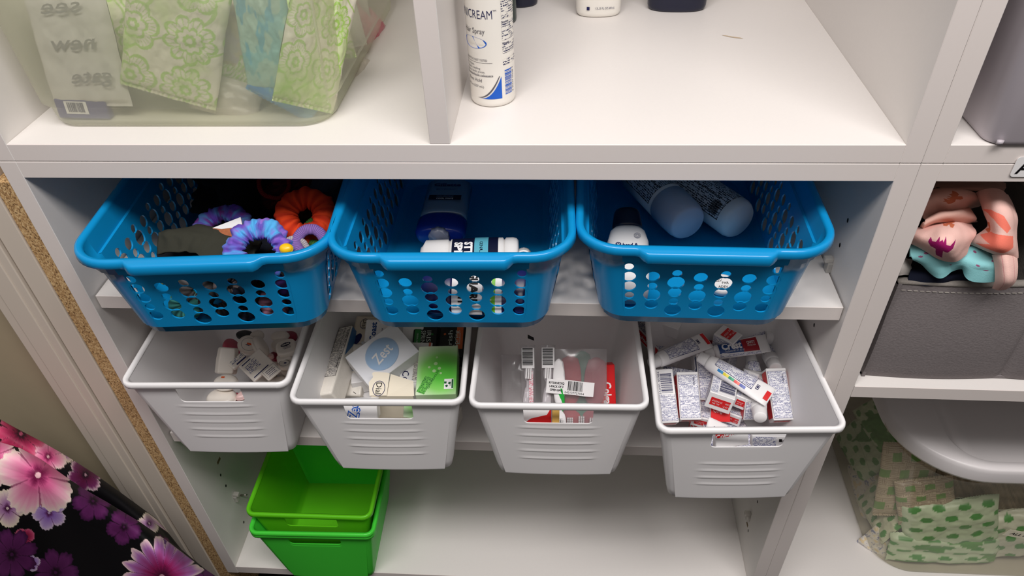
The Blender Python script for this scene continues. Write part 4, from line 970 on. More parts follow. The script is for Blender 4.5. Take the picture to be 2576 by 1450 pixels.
carton('floss_container', P(*c1(1560, 980), -.3610), P(*c1(1850, 740), -.3560), P(*c1(1350, 850), -.3570), .023, .018, .005, FW_, 'ivory case with an inset panel of black lines, at the front right corner', 'floss container', FG, lambda d, w, h, t, S: (d.frame(.002, .002, w - .002, h - .002, .0003, PGREY, z=.0003), [d.quad(w * .2, h * (.2 + .15 * k), w * (.8 - .05 * (k % 2)), h * (.24 + .15 * k), INK, z=.0004) for k in range(4)]), r=.003)
# angular case standing on end
A1 = P(*c1(700, 850), -.375); ax = P(*c1(760, 340), -.350)
M = frame3(A1, ax, P(*c1(900, 700), -.370)); LL = len2(A1, ax); mb = MB()
pr = [(0, 0), (.010, .0115), (.026, .0125), (.030, 0), (.026, -.0105), (.006, -.0105)]
def sec(x, k): return [(x, (y - .012) * k, z * k) for y, z in pr]
mb.loft([sec(0, .88), sec(.002, 1), sec(LL * .55, 1.02), sec(LL - .002, .92), sec(LL, .82)], FW_, cap0=True, cap1=True, smooth=False)
tag(mb.build('floss_container', None, M, bevel=.0018, seg=3), 'tall angular ivory floss dispenser standing at the left of the heap', 'floss container', FG)
fl_((1870, 640), (1980, 640), (1870, 560), -.364, .0130, .0110, .012, FW_, 'small round ivory floss container with a grey ring logo at the right rim', deco=lambda d, rx, ry, t: (d.ring(0, 0, rx * .8, ry * .8, .0007, PGREY, z=.0003), d.disc(0.002, 0, .003, .002, INK, z=.0003)))
fl_((1860, 500), (1990, 470), (1870, 420), -.362, .0150, .0110, .012, FW_, 'ivory floss container lettered in capitals below the navy logo', e=3.2, deco=lambda d, rx, ry, t: d.text('NATURAL', 0, .001, .0036, PGREY, z=.0004, rot=.2, width=.018))
fl_((720, 950), (960, 950), (720, 860), -.364, .0240, .0190, .020, FW_, 'round ivory floss container with an orange mark at the front rim', rnd=.5, deco=lambda d, rx, ry, t: d.quad(-.008, .003, -.001, .007, pm('orange_print', (226, 92, 44), .4), z=.0004))
fl_((640, 1250), (900, 1250), (640, 1130), -.380, .0295, .0240, .020, FW_, 'large domed ivory floss container behind the grip slot', rnd=.5, domed=.003)
fl_((1080, 1200), (1130, 1250), (1060, 1060), -.380, .0100, .0170, .014, PINKL, 'pale pink floss container at the right end of the grip slot', rnd=.5)
fl_((900, 1290), (1000, 1290), (900, 1200), -.392, .0150, .0150, .012, PINK, 'rose pink floss container low behind the grip slot', rnd=.5)
rf_ = random.Random(12)
for k in range(44):
    lay = k // 11; x = rf_.uniform(-.325 + .012 * lay, -.262 + .004 * lay); y = rf_.uniform(-.005, .115); z = -.436 + lay * .0150
    M = rotm((x, y, z), rf_.uniform(-22, 22), rf_.uniform(-22, 22), rf_.uniform(0, 180)); C = M @ Vector((0, 0, .006)); pk_ = k % 7 == 3
    puck('floss_container', C, C + M.to_3x3() @ Vector((1, 0, 0)), C + M.to_3x3() @ Vector((0, 1, 0)), .0150, .0125, .012, PINK if pk_ else FW_, ('small rose pink' if pk_ else 'small ivory') + ' floss container buried low in the first bin', 'floss container', 'pink floss buried in the first bin' if pk_ else 'floss buried in the first bin', rnd=.5)

# ------------------------------------------------------------- toothbrush bin
c3_ = K(1230, 840, 6.0405); TBG = 'wrapped toothbrushes in the third bin'; BAG = sheer('clear_bag_film', (228, 225, 226), .86, .3, .2, .10); GRN = pm('grass_green_plastic', (40, 172, 66), .35); TEAL = pm('teal_plastic', (70, 146, 118), .35); REDP = pm('raspberry_red_plastic', (206, 62, 76), .35)
def brush(A, B, upv, mat, label, w=.0065, bristle=None, group=TBG):
    A, B = Vector(A), Vector(B); M = frame3(A, B, A + Vector(upv).cross(B - A)); L = (B - A).length; root = empty('toothbrush', M, label, 'toothbrush', group)
    mb = MB(); loops = []; n = 16
    for k in range(25):
        s = k / 24; x = L * s; wd = w * (.55 + .45 * sin(pi * min(1, s * 1.6)) ** .7) if s < .62 else w * (.45 if s < .75 else .95 * sin(pi * min(1, max(0, (s - .70) / .32))) ** .4 + .12)
        if k in (0, 24): wd *= .3
        tz = .0028 if s < .7 else .0020
        loops.append([(x, wd * cos(2 * pi * i / n), tz * (.4 if k in (0, 24) else 1) * sin(2 * pi * i / n)) for i in range(n)])
    mb.loft(loops, mat, cap0=True, cap1=True); mb.build('handle', root)
    b = MB(); bm = bristle or WPAPER
    for r in range(8):
        for q in (-1, 0, 1): b.box((L * (.80 + .022 * r), q * .0028 - .0010, .0015), (L * (.80 + .022 * r) + .0017, q * .0028 + .0010, .0095), bm)
    b.build('bristles', root); return root
def p3(x, y, z): return P(*c3_(x, y), z)
def bag(name, A, B, C, w, h, label, deco=None, cat='plastic sleeve', group=None, nx=14, ny=20, puff=.004):
    M = frame3(A, B, C); mb = MB()
    for sd in (1, -1):
        vs = []; 
        for j in range(ny + 1):
            for i in range(nx + 1):
                s, t = i / nx, j / ny; e = (1 - (2 * s - 1) ** 4) * (1 - (2 * t - 1) ** 6)
                vs.append((w * s, h * t, sd * (puff * e * (1 + .5 * fbm(s * 4, t * 6, sd)) + .0001) + .0012 * fbm(s * 3, t * 5, 2) * 1.0))
        mb.add(vs, [(j * (nx + 1) + i, j * (nx + 1) + i + 1, (j + 1) * (nx + 1) + i + 1, (j + 1) * (nx + 1) + i) for j in range(ny) for i in range(nx)], BAG)
    o = tag(mb.build(name, None, M), label, cat, group)
    if deco: d = MB(); deco(d, w, h, puff); d.build('paper_sticker', o)
    return o
UPV = Vector((0, -.35, 1))
brush(p3(1060, 380, -.325), p3(1075, 1500, -.402), UPV, WPAPER, 'white toothbrush with green edges in a clear pouch, handle tip up', w=.0082)
gb = MB(); 
brush(p3(1080, 800, -.352), p3(1110, 1400, -.400), (-.3, -.5, 1), GRN, 'green toothbrush under the white one in the pouch', w=.0055)
brush(p3(1235, 330, -.335), p3(1230, 1500, -.412), (0, -.4, 1), REDP, 'raspberry red toothbrush in the clear bag, left of the teal one', w=.0150)
brush(p3(1420, 260, -.335), p3(1400, 1500, -.412), (0, -.4, 1), TEAL, 'teal toothbrush in the clear bag between two red ones', w=.0140)
brush(p3(1640, 360, -.335), p3(1560, 1500, -.412), (0, -.4, 1), pm('dusty_rose_plastic', (188, 92, 104), .35), 'dusty rose toothbrush in the clear bag, right of the teal one', w=.0150)
def stk(d, w, h, puff):
    M = Matrix.Translation((-.008, h * .50, puff + .003)) @ Matrix.Rotation(-.10, 4, 'Z')
    def wp(x, y): p = M @ Vector((x, y, .0012 * sin(x * 150))); return tuple(p)
    W, H = .062, .019
    d.quad(0, 0, W, H, WPAPER, warp=wp, nu=20, nv=2)
    def wp2(x, y): p = M @ Vector((x, y, .0012 * sin(x * 150) + .0004)); return tuple(p)
    for k, s in enumerate(('RYTDRVRYXQ', '1-PACK OF 3', 'OPEN BAG')): d.text(s, .013, H - .0048 - k * .0046, .0028, INKB, warp=wp2, width=.020 - .002 * k, bold=.03)
    d.barcode(.028, .0055, .048, H - .001, INKB, warp=wp2, seed=9); d.text('042137727054', .037, .0028, .0026, INKB, warp=wp2, width=.025)
bag('plastic_bag', p3(960, 1500, -.408), p3(1500, 1500, -.408), p3(1180, 270, -.318), .072, .112, 'clear toothbrush bag with a barcode sticker, right of the two sleeves', stk, 'plastic bag', None, puff=.005)
for (a, b, c, lab, fl) in (((500, 1350), (660, 1350), (560, 330), 'narrow clear sleeve with a barcode end and pink print, left of the two', 1), ((800, 1350), (960, 1350), (850, 320), 'narrow clear sleeve with a barcode end, right of the two', 0)):
    A, B, C = p3(*a, -.400), p3(*b, -.400), p3(*c, -.322)
    def sd(d, w, h, puff, fl=fl):
        z = puff + .0018; d.quad(.001, h * .72, w - .001, h * .98, WPAPER, z=z); d.barcode(.002, h * .76, w - .003, h * .975, INKB, z=z + .0004, vertical=True, seed=11 + fl)
        if fl: d.quad(w * .55, h * .05, w * .85, h * .68, fineprint('pink_small_print', (232, 220, 222), (206, 60, 96), row=.0012, word=.003), z=z)
        if fl: d.poly([(w * .5, h * 1.10), (w * .95, h * 1.07), (w * .92, h * 1.11), (w * .5, h * 1.15)], BLACK, M=Matrix.Translation((0, 0, z)))
    o = bag('plastic_sleeve', A, B, C, .0185, .105, lab, sd, 'plastic sleeve', 'toothbrush sleeves in the third bin', puff=.003)
    brush(A + (B - A) * .4 + (C - A).normalized() * .002, A + (B - A) * .4 + (C - A).normalized() * .078, UPV, pm('clear_white_plastic', (226, 222, 226), .3), 'whitish toothbrush inside the sleeve, ' + ('left' if fl else 'right') + ' of the two sleeved ones', w=.0060)
bag('plastic_bag', p3(200, 1400, -.405), p3(480, 1400, -.405), p3(340, 430, -.340), .040, .095, 'empty looking clear bag standing left of the barcode sleeves', None, 'plastic bag', None, puff=.006)
def colg(d, w, h, t, S): d.text('Colgate', w * .5, h * .50, .0100, WPAPER, z=.0004, rot=-pi / 2, bold=.03, width=.040)
carton('toothpaste_box', p3(1700, 1450, -.412), p3(1915, 1440, -.412), p3(1760, 380, -.336), .0215, .086, .020, RED, 'red toothpaste box with white lettering, standing at the right of the toothbrushes', 'toothpaste box', None, colg)
slotbox(1350, 1042, -.030, .036, .026, .006, WPAPER, 'white card with a red diagonal corner, behind the slot of the third bin', lambda d, w, h, t, S: d.poly([(0, 0), (w, 0), (w, h * .8), (w * .85, h * .45), (w * .3, h * .28)], RED, M=Matrix.Translation((0, 0, .0003))), rz=3, cat='card', group=None, name='backing_card')
slotbox(1398, 1044, -.034, .009, .022, .004, pm('amber_plastic', (224, 180, 96), .4), 'amber toothbrush handle in its wrapper, behind the slot of the third bin', None, rz=0, cat='toothbrush', group=None, name='toothbrush')

# ------------------------------------------------------------- toothpaste bin
c4 = K(1610, 800, 4.264); TPG = 'small toothpaste tubes'; TBX = 'small toothpaste boxes'
def q4(x, y, z): return P(*c4(x, y), z)
CB = pm('crest_blue_print', (22, 62, 128), .3); CRD = pm('crimson_print', (160, 30, 42), .3)
def crest(d, L, hw, wp):
    x0, x1 = L * .22, L * .84
    d.quad(x0, -hw * .55, x0 + (x1 - x0) * .60, hw * .62, CB, warp=wp, nu=16, nv=12); d.quad(x0 + (x1 - x0) * .60, -hw * .55, x1, hw * .62, CRD, warp=wp, nu=12, nv=12)
    def wq(x, y): p = wp(x, y); return (p[0], p[1], p[2] + .0004)
    d.text('Crest', x0 + (x1 - x0) * .33, hw * .10, .0082, WPAPER, warp=wq, bold=.04, width=.027, shear=.1); d.text('CAVITY', x0 + (x1 - x0) * .83, hw * .18, .0032, WPAPER, warp=wq, width=.011, bold=.02)
    d.text('PROTECTION', x0 + (x1 - x0) * .83, -hw * .06, .0016, WPAPER, warp=wq, width=.011); d.text('Toothpaste NET WT .85 OZ', x0 + (x1 - x0) * .38, -hw * .36, .0018, WPAPER, warp=wq, width=.026)
    d.quad(x0, -hw * .95, x1 + .001, -hw * .62, FP, warp=wp, nu=16, nv=4)
def plaintube(colorbar=True, redsq=True):
    def f(d, L, hw, wp):
        x0, x1 = L * .24, L * .76
        def wq(x, y): p = wp(x, y); return (p[0], p[1], p[2] + .0003)
        d.quad(x0, -hw * .30 if colorbar else -hw * .6, x1, hw * .80, FP, warp=wp, nu=16, nv=10); d.frame(x0, -hw * .30 if colorbar else -hw * .6, x1, hw * .80, .0004, INK, warp=wq)
        if colorbar:
            cs = ((30, 130, 200), (60, 150, 205), (232, 214, 40), (240, 226, 90), (16, 150, 110), (60, 170, 130), (226, 60, 54), (236, 110, 96), (40, 66, 160), (80, 96, 176))
            for k, c in enumerate(cs): d.quad(x0 + .006 + k * .0040, -hw * .62, x0 + .010 + k * .0040, -hw * .38, pm('swatch_%d' % k, c, .4), warp=wq, nu=2, nv=2)
        if redsq: d.quad(L * .925, -hw * .40, L * .985, hw * .25 if colorbar else hw * .75, RED, warp=wq, nu=2, nv=3)
        d.frame(L * .79, -hw * .1, L * .83, hw * .25, .0006, INK, warp=wq); d.quad(L * .80, 0, L * .82, hw * .15, INK, warp=wq)
    return f
tube(q4(690, 395, -.350), q4(1372, 268, -.336), (0, -.3, 1), .0270, 'toothpaste tube with a dark blue and red front, across the top of the heap', crest)
tube(q4(632, 412, -.326), q4(1402, 858, -.338), (0, -.3, 1), .0290, 'white toothpaste tube with a row of coloured squares, lying diagonally on top', plaintube())
tube(q4(112, 492, -.330), q4(730, 236, -.338), (0, -.3, 1), .0255, 'white toothpaste tube pointing its cap at the left rim, red end band', plaintube(False, True))
tube(q4(1492, 205, -.352), q4(900, 235, -.372), (0, -.3, 1), .0270, 'white toothpaste tube with its cap sticking out at the back right', plaintube(False, False), capr=.0105, caplen=.016)
tube(q4(1455, 545, -.358), q4(1250, 90, -.385), (0, -.5, 1), .0270, 'white toothpaste tube with its cap pointing to the front right', plaintube(False, False), capr=.0095, caplen=.014)
tube(q4(1290, 1075, -.352), q4(1215, 560, -.372), (0, -.6, 1), .0270, 'white toothpaste tube standing cap down at the front, cap with a black mark', plaintube(False, False), capr=.0092, caplen=.016)
tube(q4(1190, 410, -.372), q4(1240, 800, -.386), (0, -.4, 1), .0280, 'white toothpaste tube with navy print under the diagonal one', plaintube(False, False))
tube(q4(520, 160, -.368), q4(300, 470, -.392), (0, -.4, 1), .0270, 'white toothpaste tube mostly hidden behind the left tube', plaintube(False, False))
st = MB(); st.poly([(.0030 * cos(2 * pi * k / 14) * (1 if k % 2 else .5), .0030 * sin(2 * pi * k / 14) * (1 if k % 2 else .5)) for k in range(14)], BLACK)
def drugface(d, w, h, z=.0003, bars=True):
    d.quad(.0012, .002, w - .0012, h - .004, FP, z=z); d.frame(.0012, .002, w - .0012, h - .004, .0003, INK, z=z + .0002); d.quad(.0012, h * .48, w - .0012, h * .484, INK, z=z + .0002); d.text('Drug Facts', w * .78, h * .80, .0020, INK, z=z + .0003, rot=-pi / 2, bold=.02, width=.011)
def redend(d, w, t, M, tx=True):
    d.quad(w * .14, t * .26, w * .90, t * .74, RED, M=M); 
    if tx: d.text('EXP.', w * .80, t * .58, t * .10, WPAPER, M=M, z=.0003, rot=pi); d.text('3317US121P', w * .40, t * .56, t * .10, WPAPER, M=M, z=.0003, rot=pi, width=w * .40); d.text('LOT:', w * .78, t * .38, t * .10, WPAPER, M=M, z=.0003, rot=pi); d.text('AL 3H', w * .38, t * .40, t * .09, WPAPER, M=M, z=.0003, rot=pi)
def boxd(side='red', face='drug', bar=False):
    def f(d, w, h, t, S):
        if face == 'drug': drugface(d, w, h)
        if bar: d.quad(.001, h * .52, w - .001, h - .003, WPAPER, z=.0006); d.barcode(.0045, h * .55, w - .003, h * .93, INK, z=.0009, vertical=True, seed=4); d.text('35000 45986', .0026, h * .74, .0024, INK, z=.0009, rot=pi / 2, width=.030)
        redend(d, w, t, S['y0']); redend(d, w, t, S['y1'], False)
        if side == 'red':
            for k in ('x0', 'x1'): d.quad(h * .05, t * .1, h * .95, t * .9, RED, M=S[k]); d.text('Colgate', h * .45, t * .5, t * .34, WPAPER, M=S[k], z=.0003, width=h * .42, bold=.03)
        if side == 'blue':
            for k in ('x0', 'x1'): d.quad(h * .05, t * .1, h * .62, t * .9, CB, M=S[k]); d.quad(h * .62, t * .1, h * .95, t * .9, CRD, M=S[k]); d.text('Crest', h * .35, t * .5, t * .38, WPAPER, M=S[k], z=.0003, width=h * .35, bold=.03)
        if side == 'print':
            for k in ('x0', 'x1'): d.quad(.002, .002, h - .002, t - .002, FP, M=S[k])
    return f
def tbox(O, X, Y, w, h, t, label, deco, grp=TBX): return carton('toothpaste_box', O, X, Y, w, h, t, WPAPER, label, 'toothpaste box', grp, deco)
tbox(q4(232, 1130, -.376), q4(395, 1122, -.376), q4(140, 575, -.342), .0225, .070, .020, 'white toothpaste box with a large barcode, at the left front of the heap', boxd('print', 'drug', True))
tbox(q4(432, 1096, -.376), q4(682, 1092, -.376), q4(318, 612, -.344), .0275, .062, .022, 'white toothpaste box full of small print, right of the barcode one', boxd('red'))
Ok, Xk, Yk = q4(750, 790, -.334), q4(1022, 882, -.338), q4(745, 560, -.338)
def kface(d, w, h, t, S):
    d.quad(.001, .002, w * .3, h - .002, FP, z=.0003); d.barcode(w * .35, .006, w * .95, h * .45, INK, z=.0004, vertical=True, seed=6); d.quad(w * .2, h * .55, w * .95, h * .9, FP, z=.0003)
    for k in ('x0', 'x1'): d.quad(.002, .002, h - .002, t - .002, FP, M=S[k])
    redend(d, w, t, S['y0'])
tbox(Ok, Xk, Yk, len2(Ok, Xk), .062, .0265, 'white toothpaste box showing its end flap with a red panel, centre front', kface)
tbox(q4(1030, 830, -.346), q4(1190, 892, -.348), q4(1050, 690, -.350), .0200, .060, .0190, 'white toothpaste box with a red end panel, tucked right of the centre one', kface)
Of, Xf, Yf = q4(1000, 282, -.332), q4(1158, 128, -.332), q4(818, 150, -.332)
tbox(Of, Xf, Yf, .0245, len2(Of, Yf), .060, 'white toothpaste box standing on end with a red panel, back centre', lambda d, w, h, t, S: (redend(d, w, h, Matrix.Translation((0, 0, .0003))), [d.quad(.001, .002, (h if k[0] == 'x' else w) - .001, t - .002, FP, M=S[k]) for k in ('y0', 'x0')]))
tbox(q4(395, 235, -.352), q4(75, 122, -.352), q4(560, 40, -.350), .040, .023, .020, 'white toothpaste box with a framed block of print, back left corner', lambda d, w, h, t, S: (d.quad(.001, .001, w - .001, h - .001, FP, z=.0003), d.frame(.003, .001, w - .001, h - .001, .0004, INK, z=.0005), d.quad(0, 0, w, t, RED, M=S['y1']), d.text('Colgate', w * .5, t * .5, .008, WPAPER, M=S['y1'], z=.0003, width=.03)))
tbox(q4(720, 130, -.350), q4(400, 75, -.350), q4(740, 40, -.348), .034, .022, .020, 'toothpaste box with a red side lettered in white, back left of the heap', lambda d, w, h, t, S: (d.quad(0, 0, w, h, RED, z=.0003), d.text('Colgate', w * .4, h * .5, .009, WPAPER, z=.0005, width=.030, bold=.03)))
tbox(q4(215, 355, -.372), q4(400, 240, -.372), q4(55, 130, -.362), .0250, .058, .020, 'dark sided toothpaste box sloping down at the far left', boxd('red'))
tbox(q4(770, 400, -.366), q4(960, 330, -.366), q4(735, 190, -.360), .0270, .046, .020, 'toothpaste box with a dark red face behind the blue and red tube', lambda d, w, h, t, S: (d.quad(w * .1, h * .1, w * .95, h * .62, CRD, z=.0003), d.text('CAVITY', w * .5, h * .3, .004, WPAPER, z=.0005), d.quad(w * .3, h * .82, w * .45, h * .95, RED, z=.0003)))
tbox(q4(600, 670, -.362), q4(615, 520, -.362), q4(420, 640, -.362), .0180, .048, .020, 'small toothpaste box with an end panel, left of the diagonal tube cap', boxd('print'))
tbox(q4(590, 545, -.356), q4(720, 545, -.356), q4(575, 440, -.352), .0180, .030, .020, 'plain white end of a toothpaste box under the diagonal tube cap', None)
tbox(q4(640, 880, -.372), q4(760, 880, -.372), q4(600, 560, -.352), .0220, .062, .020, 'toothpaste box with a blue side, between the print box and the centre box', boxd('blue'))
tbox(q4(1435, 1100, -.378), q4(1665, 1092, -.378), q4(1350, 568, -.346), .0260, .068, .020, 'white toothpaste box full of print, at the right of the heap', boxd('red'))
tbox(q4(1110, 1100, -.376), q4(1250, 1100, -.376), q4(940, 990, -.362), .0240, .030, .018, 'white toothpaste box with a framed panel, at the front rim centre', boxd('red'))
tbox(q4(760, 1110, -.380), q4(960, 1120, -.380), q4(700, 1010, -.372), .0240, .036, .018, 'red topped toothpaste box at the front rim, left of centre', lambda d, w, h, t, S: (d.quad(0, 0, w, h, RED, z=.0003), d.text('Colgate', w * .5, h * .4, .006, WPAPER, z=.0005, width=.018)))
slotbox(1842, 1106, -.064, .040, .019, .010, WPAPER, 'toothpaste box with a red corner, behind the slot of the last bin', lambda d, w, h, t, S: (d.poly([(0, h), (w * .75, h), (w * .45, h * .72), (.0, h * .70)], RED, M=Matrix.Translation((0, 0, .0003))), d.text('Colgate', w * .32, h * .84, .005, WPAPER, z=.0006, width=.026, bold=.03, rot=.1)), rz=12, cat='toothpaste box', group=TBX, name='toothpaste_box')
slotbox(1950, 1112, -.060, .054, .014, .010, WPAPER, 'toothpaste box lettered smartlabel, behind the right end of the slot', lambda d, w, h, t, S: (d.quad(.001, .001, w * .52, h * .9, FP, z=.0003), d.text('smartlabel', w * .82, h * .62, .0035, INKB, z=.0005, width=.022), d.box((w * .58, h * .5, .0002), (w * .64, h * .75, .0005), INKB)), rz=0, cat='toothpaste box', group=TBX, name='toothpaste_box')
tube(P(1770, 1160, -.400), P(1808, 1060, -.372), (0, -1, .8), .026, 'white toothpaste tube upright behind the left end of the slot', plaintube(False, False))
rb_ = random.Random(4)
for k, (x, y, z) in enumerate(((.285, -.02, -.434), (.335, -.01, -.434), (.385, -.02, -.434), (.30, .06, -.434), (.37, .06, -.434), (.285, .01, -.410), (.34, .03, -.410), (.375, .0, -.410), (.31, .08, -.410), (.30, .04, -.388), (.345, .07, -.388), (.29, .085, -.388), (.34, .10, -.434), (.28, .10, -.400), (.32, -.02, -.400), (.36, .045, -.388))):
    mm = rotm((min(.355, max(.315, x)), max(.0, min(.05, y)), z), rb_.uniform(-5, 5), rb_.uniform(-5, 5), rb_.uniform(-25, 25)) @ Matrix.Translation((-.014, -.036, .009))
    tbox(mm @ Vector((0, 0, 0)), mm @ Vector((1, 0, 0)), mm @ Vector((0, 1, 0)), .028, .072, .019, 'small white toothpaste box buried low in the last bin', boxd('red' if k % 2 else 'print'), 'toothpaste buried in the last bin')

# ------------------------------------------------------------- middle basket
FWH = pm('matt_white_plastic', (226, 224, 222), .35, .5); DBLUE = pm('royal_blue_plastic', (14, 40, 130), .25, .5); CLRGEL = sheer('clear_gel_plastic', (150, 176, 200), .35, .2, .2, .2)
M = frame3((-.0240, .0740, -.146), (-.0240 + 1, .0740, -.146), (-.0240, .18, -.141))
rt = empty('deodorant_stick', M, 'clear and royal blue deodorant lying on its back, dial forward, in the middle basket', 'deodorant', 'deodorants in the middle basket')
def obox(hw, hz, y0, y1, mat, mb, r=.4, k0=.9, k1=.9, n=28, e=2.6):
    loops = []
    for y, k in ((y0, k0 * .9), (y0 + .002, k0), (y0 + .006, 1), (y1 - .006, 1), (y1 - .002, k1), (y1, k1 * .88)):
        l = []
        for i in range(n):
            a = 2 * pi * i / n; c, s = cos(a), sin(a); l.append((hw * k * math.copysign(abs(c) ** (2 / e), c), y, hz * k * math.copysign(abs(s) ** (2 / e), s)))
        loops.append(l[::-1])
    return mb.loft(loops, mat, cap0=True, cap1=True)
mb = MB(); obox(.0300, .0150, 0, .034, DBLUE, mb); mb.build('base', rt)
mb = MB(); obox(.0285, .0140, .034, .108, CLRGEL, mb, k0=1, k1=.85); mb.build('gel_body', rt)
mb = MB(); n = 40; mb.loft([[(.0118 * (1 + (.05 if (i // 2) % 2 else -.02)) * cos(2 * pi * i / n), y, .0118 * (1 + (.05 if (i // 2) % 2 else -.02)) * sin(2 * pi * i / n)) for i in range(n)] for y in (.001, -.006)], pm('smoky_plastic', (120, 126, 146), .3), cap0=True, cap1=True); mb.build('dial', rt, Matrix.Translation((0, 0, .004)))
d = MB(); Z_ = .0146; d.quad(-.020, .056, .020, .066, NAVY, z=Z_); d.text('COOL WAVE', 0, .0585, .0028, WPAPER, z=Z_ + .0004, width=.021, bold=.02); d.text('NON-IRRITANT', 0, .0630, .0018, ZB_, z=Z_ + .0004, width=.021)
d.text('Gillette', 0, .088, .0055, INK, z=Z_, width=.034, bold=.04); d.text('ANTIPERSPIRANT', 0, .0785, .0026, INK, z=Z_, width=.026); d.build('printed_label', rt)
def stick(C, X, Y, L, hw, hz, body, cap, label, deco=None, group='deodorants in the middle basket'):
    M = frame3(C, X, Y); M = M @ Matrix.Rotation(-pi / 2, 4, 'Z'); rt = empty('deodorant_stick', M, label, 'deodorant', group)
    mb = MB(); obox(hw, hz, 0, L * .30, cap, mb, k0=.72, k1=1); mb.build('cap', rt)
    mb = MB(); obox(hw, hz, L * .30, L * .86, body, mb, k0=1, k1=1); mb.build('body', rt)
    mb = MB(); obox(hw * .99, hz * .99, L * .86, L, FWH if body is FWH else cap, mb, k0=1, k1=.95); mb.build('base', rt)
    if deco: d = MB(); deco(d, L, hw, hz); d.build('printed_label', rt)
    return rt
TEALP = pm('aqua_print', (90, 170, 190), .4)
def wrapo(hw, hz, e=2.6, off=.0004):
    def f(x, y):
        a = pi / 2 - x / hw * 1.0; c, s = cos(a), sin(a); return ((hw + off) * math.copysign(abs(c) ** (2 / e), c), y, (hz + off) * math.copysign(abs(s) ** (2 / e), s))
    return f
def speed(d, L, hw, hz):
    wp = wrapo(hw, hz); w2_ = wrapo(hw, hz, off=.0008); d.quad(-hw * 1.1, L * .33, hw * 1.1, L * .80, NAVY, warp=wp, nu=16, nv=4); d.quad(-hw * 1.1, L * .56, hw * 1.1, L * .70, TEALP, warp=w2_, nu=16, nv=2)
    d.text('SPEED', hw * .15, L * .40, .0085, WPAPER, warp=w2_, width=.026, bold=.05); d.text('STICK', hw * .15, L * .50, .0085, WPAPER, warp=w2_, width=.026, bold=.05); d.text('GENUINE', 0, L * .63, .0035, NAVY, warp=wrapo(hw, hz, off=.0012), width=.018)
stick((-.0400, .0360, -.1500), (.070, .0400, -.1465), (-.040, .1, -.126), .112, .0230, .0170, FWH, FWH, 'white deodorant with a navy and aqua label, lying across the front of the middle basket', speed)
def rg(d, L, hw, hz):
    wp = wrapo(hw, hz); w2_ = wrapo(hw, hz, off=.0008); d.quad(-hw * 1.3, L * .30, hw * 1.3, L * .58, WPAPER, warp=wp, nu=16, nv=4); d.quad(-hw * 1.3, L * .60, hw * 1.3, L * .70, pm('lime_print', (120, 200, 40), .4), warp=wp, nu=16, nv=3); d.quad(-hw * 1.3, L * .70, hw * 1.3, L * .76, WPAPER, warp=wp, nu=16, nv=2)
    d.text('RIGHT', 0, L * .40, .0085, INKB, warp=w2_, width=.030, bold=.05); d.text('GUARD', 0, L * .50, .0085, INKB, warp=w2_, width=.030, bold=.05); d.text('FRESH', 0, L * .65, .0040, WPAPER, warp=w2_, width=.020, bold=.03)
DNB = pm('dark_blue_plastic', (26, 30, 84), .25, .5)
stick((-.0330, -.0120, -.1560), (.080, -.0110, -.1560), (-.0330, .04, -.117), .118, .0270, .0150, DNB, DNB, 'dark blue deodorant with a white and lime label, on edge behind the front holes', rg)
stick((-.0300, .0250, -.1720), (.080, .0400, -.1720), (-.030, .1, -.170), .110, .0280, .0130, FWH, DNB, 'white deodorant with a dark blue cap, flat on the floor of the middle basket', speed)
stick((.0780, -.0080, -.158), (.0780, .110, -.158), (.20, -.0080, -.156), .052, .0100, .0230, DNB, FWH, 'dark blue deodorant standing on edge at the right holes of the middle basket', None)
# ------------------------------------------------------------- right basket
FRO = pm('frosted_white_plastic', (196, 200, 214), .4, .4)
def rollon(A, B, label, flip):
    A, B = Vector(A), Vector(B); M = frame3(A, B, A + Vector((0, 0, 1)).cross(B - A)); L = (B - A).length; rt = empty('spray_bottle', M, label, 'bottle', 'frosted bottles lying in the right basket'); n = 40; R = .0255
    def lt(prof, mat, nm):
        mb = MB(); mb.loft([[(x, r * cos(2 * pi * i / n), r * sin(2 * pi * i / n)) for i in range(n)][::-1] for x, r in prof], mat, cap0=True, cap1=True); mb.build(nm, rt)
    if flip: lt([(0, R * .80), (.003, R * .90), (.010, R * .97), (.022, R), (.046, R * 1.01), (.047, R * .98)], FRO, 'cap'); lt([(.047, R * .985), (L, R * .985)], FWH, 'body'); x0, x1 = .052, L - .004
    else: lt([(0, R * .86), (.004, R * .96), (.008, R), (L, R)], FWH, 'body'); x0, x1 = .012, L - .030
    rr = R + .0005
    def wp(x, y): a = pi / 2 - .25 + y / R; return (x, rr * cos(a), rr * sin(a))
    def wq(x, y): a = pi / 2 - .25 + y / R; return (x, (rr + .0003) * cos(a), (rr + .0003) * sin(a))
    d = MB(); fr_ = fineprint('cool_small_print', (214, 216, 222), (40, 42, 52), row=.0025, word=.006, gap=.2)
    d.quad(x0, -.030, x1, .022, fr_, warp=wp, nu=4, nv=20); d.frame(x0, -.030, x1, .022, .0007, INKB, warp=wq)
    d.quad(x0, -.006, x1, -.0053, INKB, warp=wq, nu=4, nv=2); d.text('Drug Facts', x0 + .010, .012, .0035, INKB, warp=wq, rot=0, width=.016)
    if not flip: d.barcode(x0 + .004, -.026, x0 + .018, -.010, INKB, warp=wq, seed=8)
    d.build('printed_label', rt)
rollon(P(1732, 563, -.150), P(1608, 440, -.150), 'frosted bottle lying cap forward, left of the two in the right basket', True)
rollon(P(1860, 556, -.153), P(1688, 436, -.153), 'frosted bottle lying base forward, right of the two, barcode on its side', False)
A = Vector((.1960, .0060, -.166)); B = Vector((.1985, .0830, -.132))
M = frame3(A, A + Vector((1, 0, 0)), B); sb = empty('shampoo_bottle', M, 'small white shampoo bottle with a navy cap leaning in the right basket', 'shampoo bottle'); L = (B - A).length
mb = MB(); loops = []
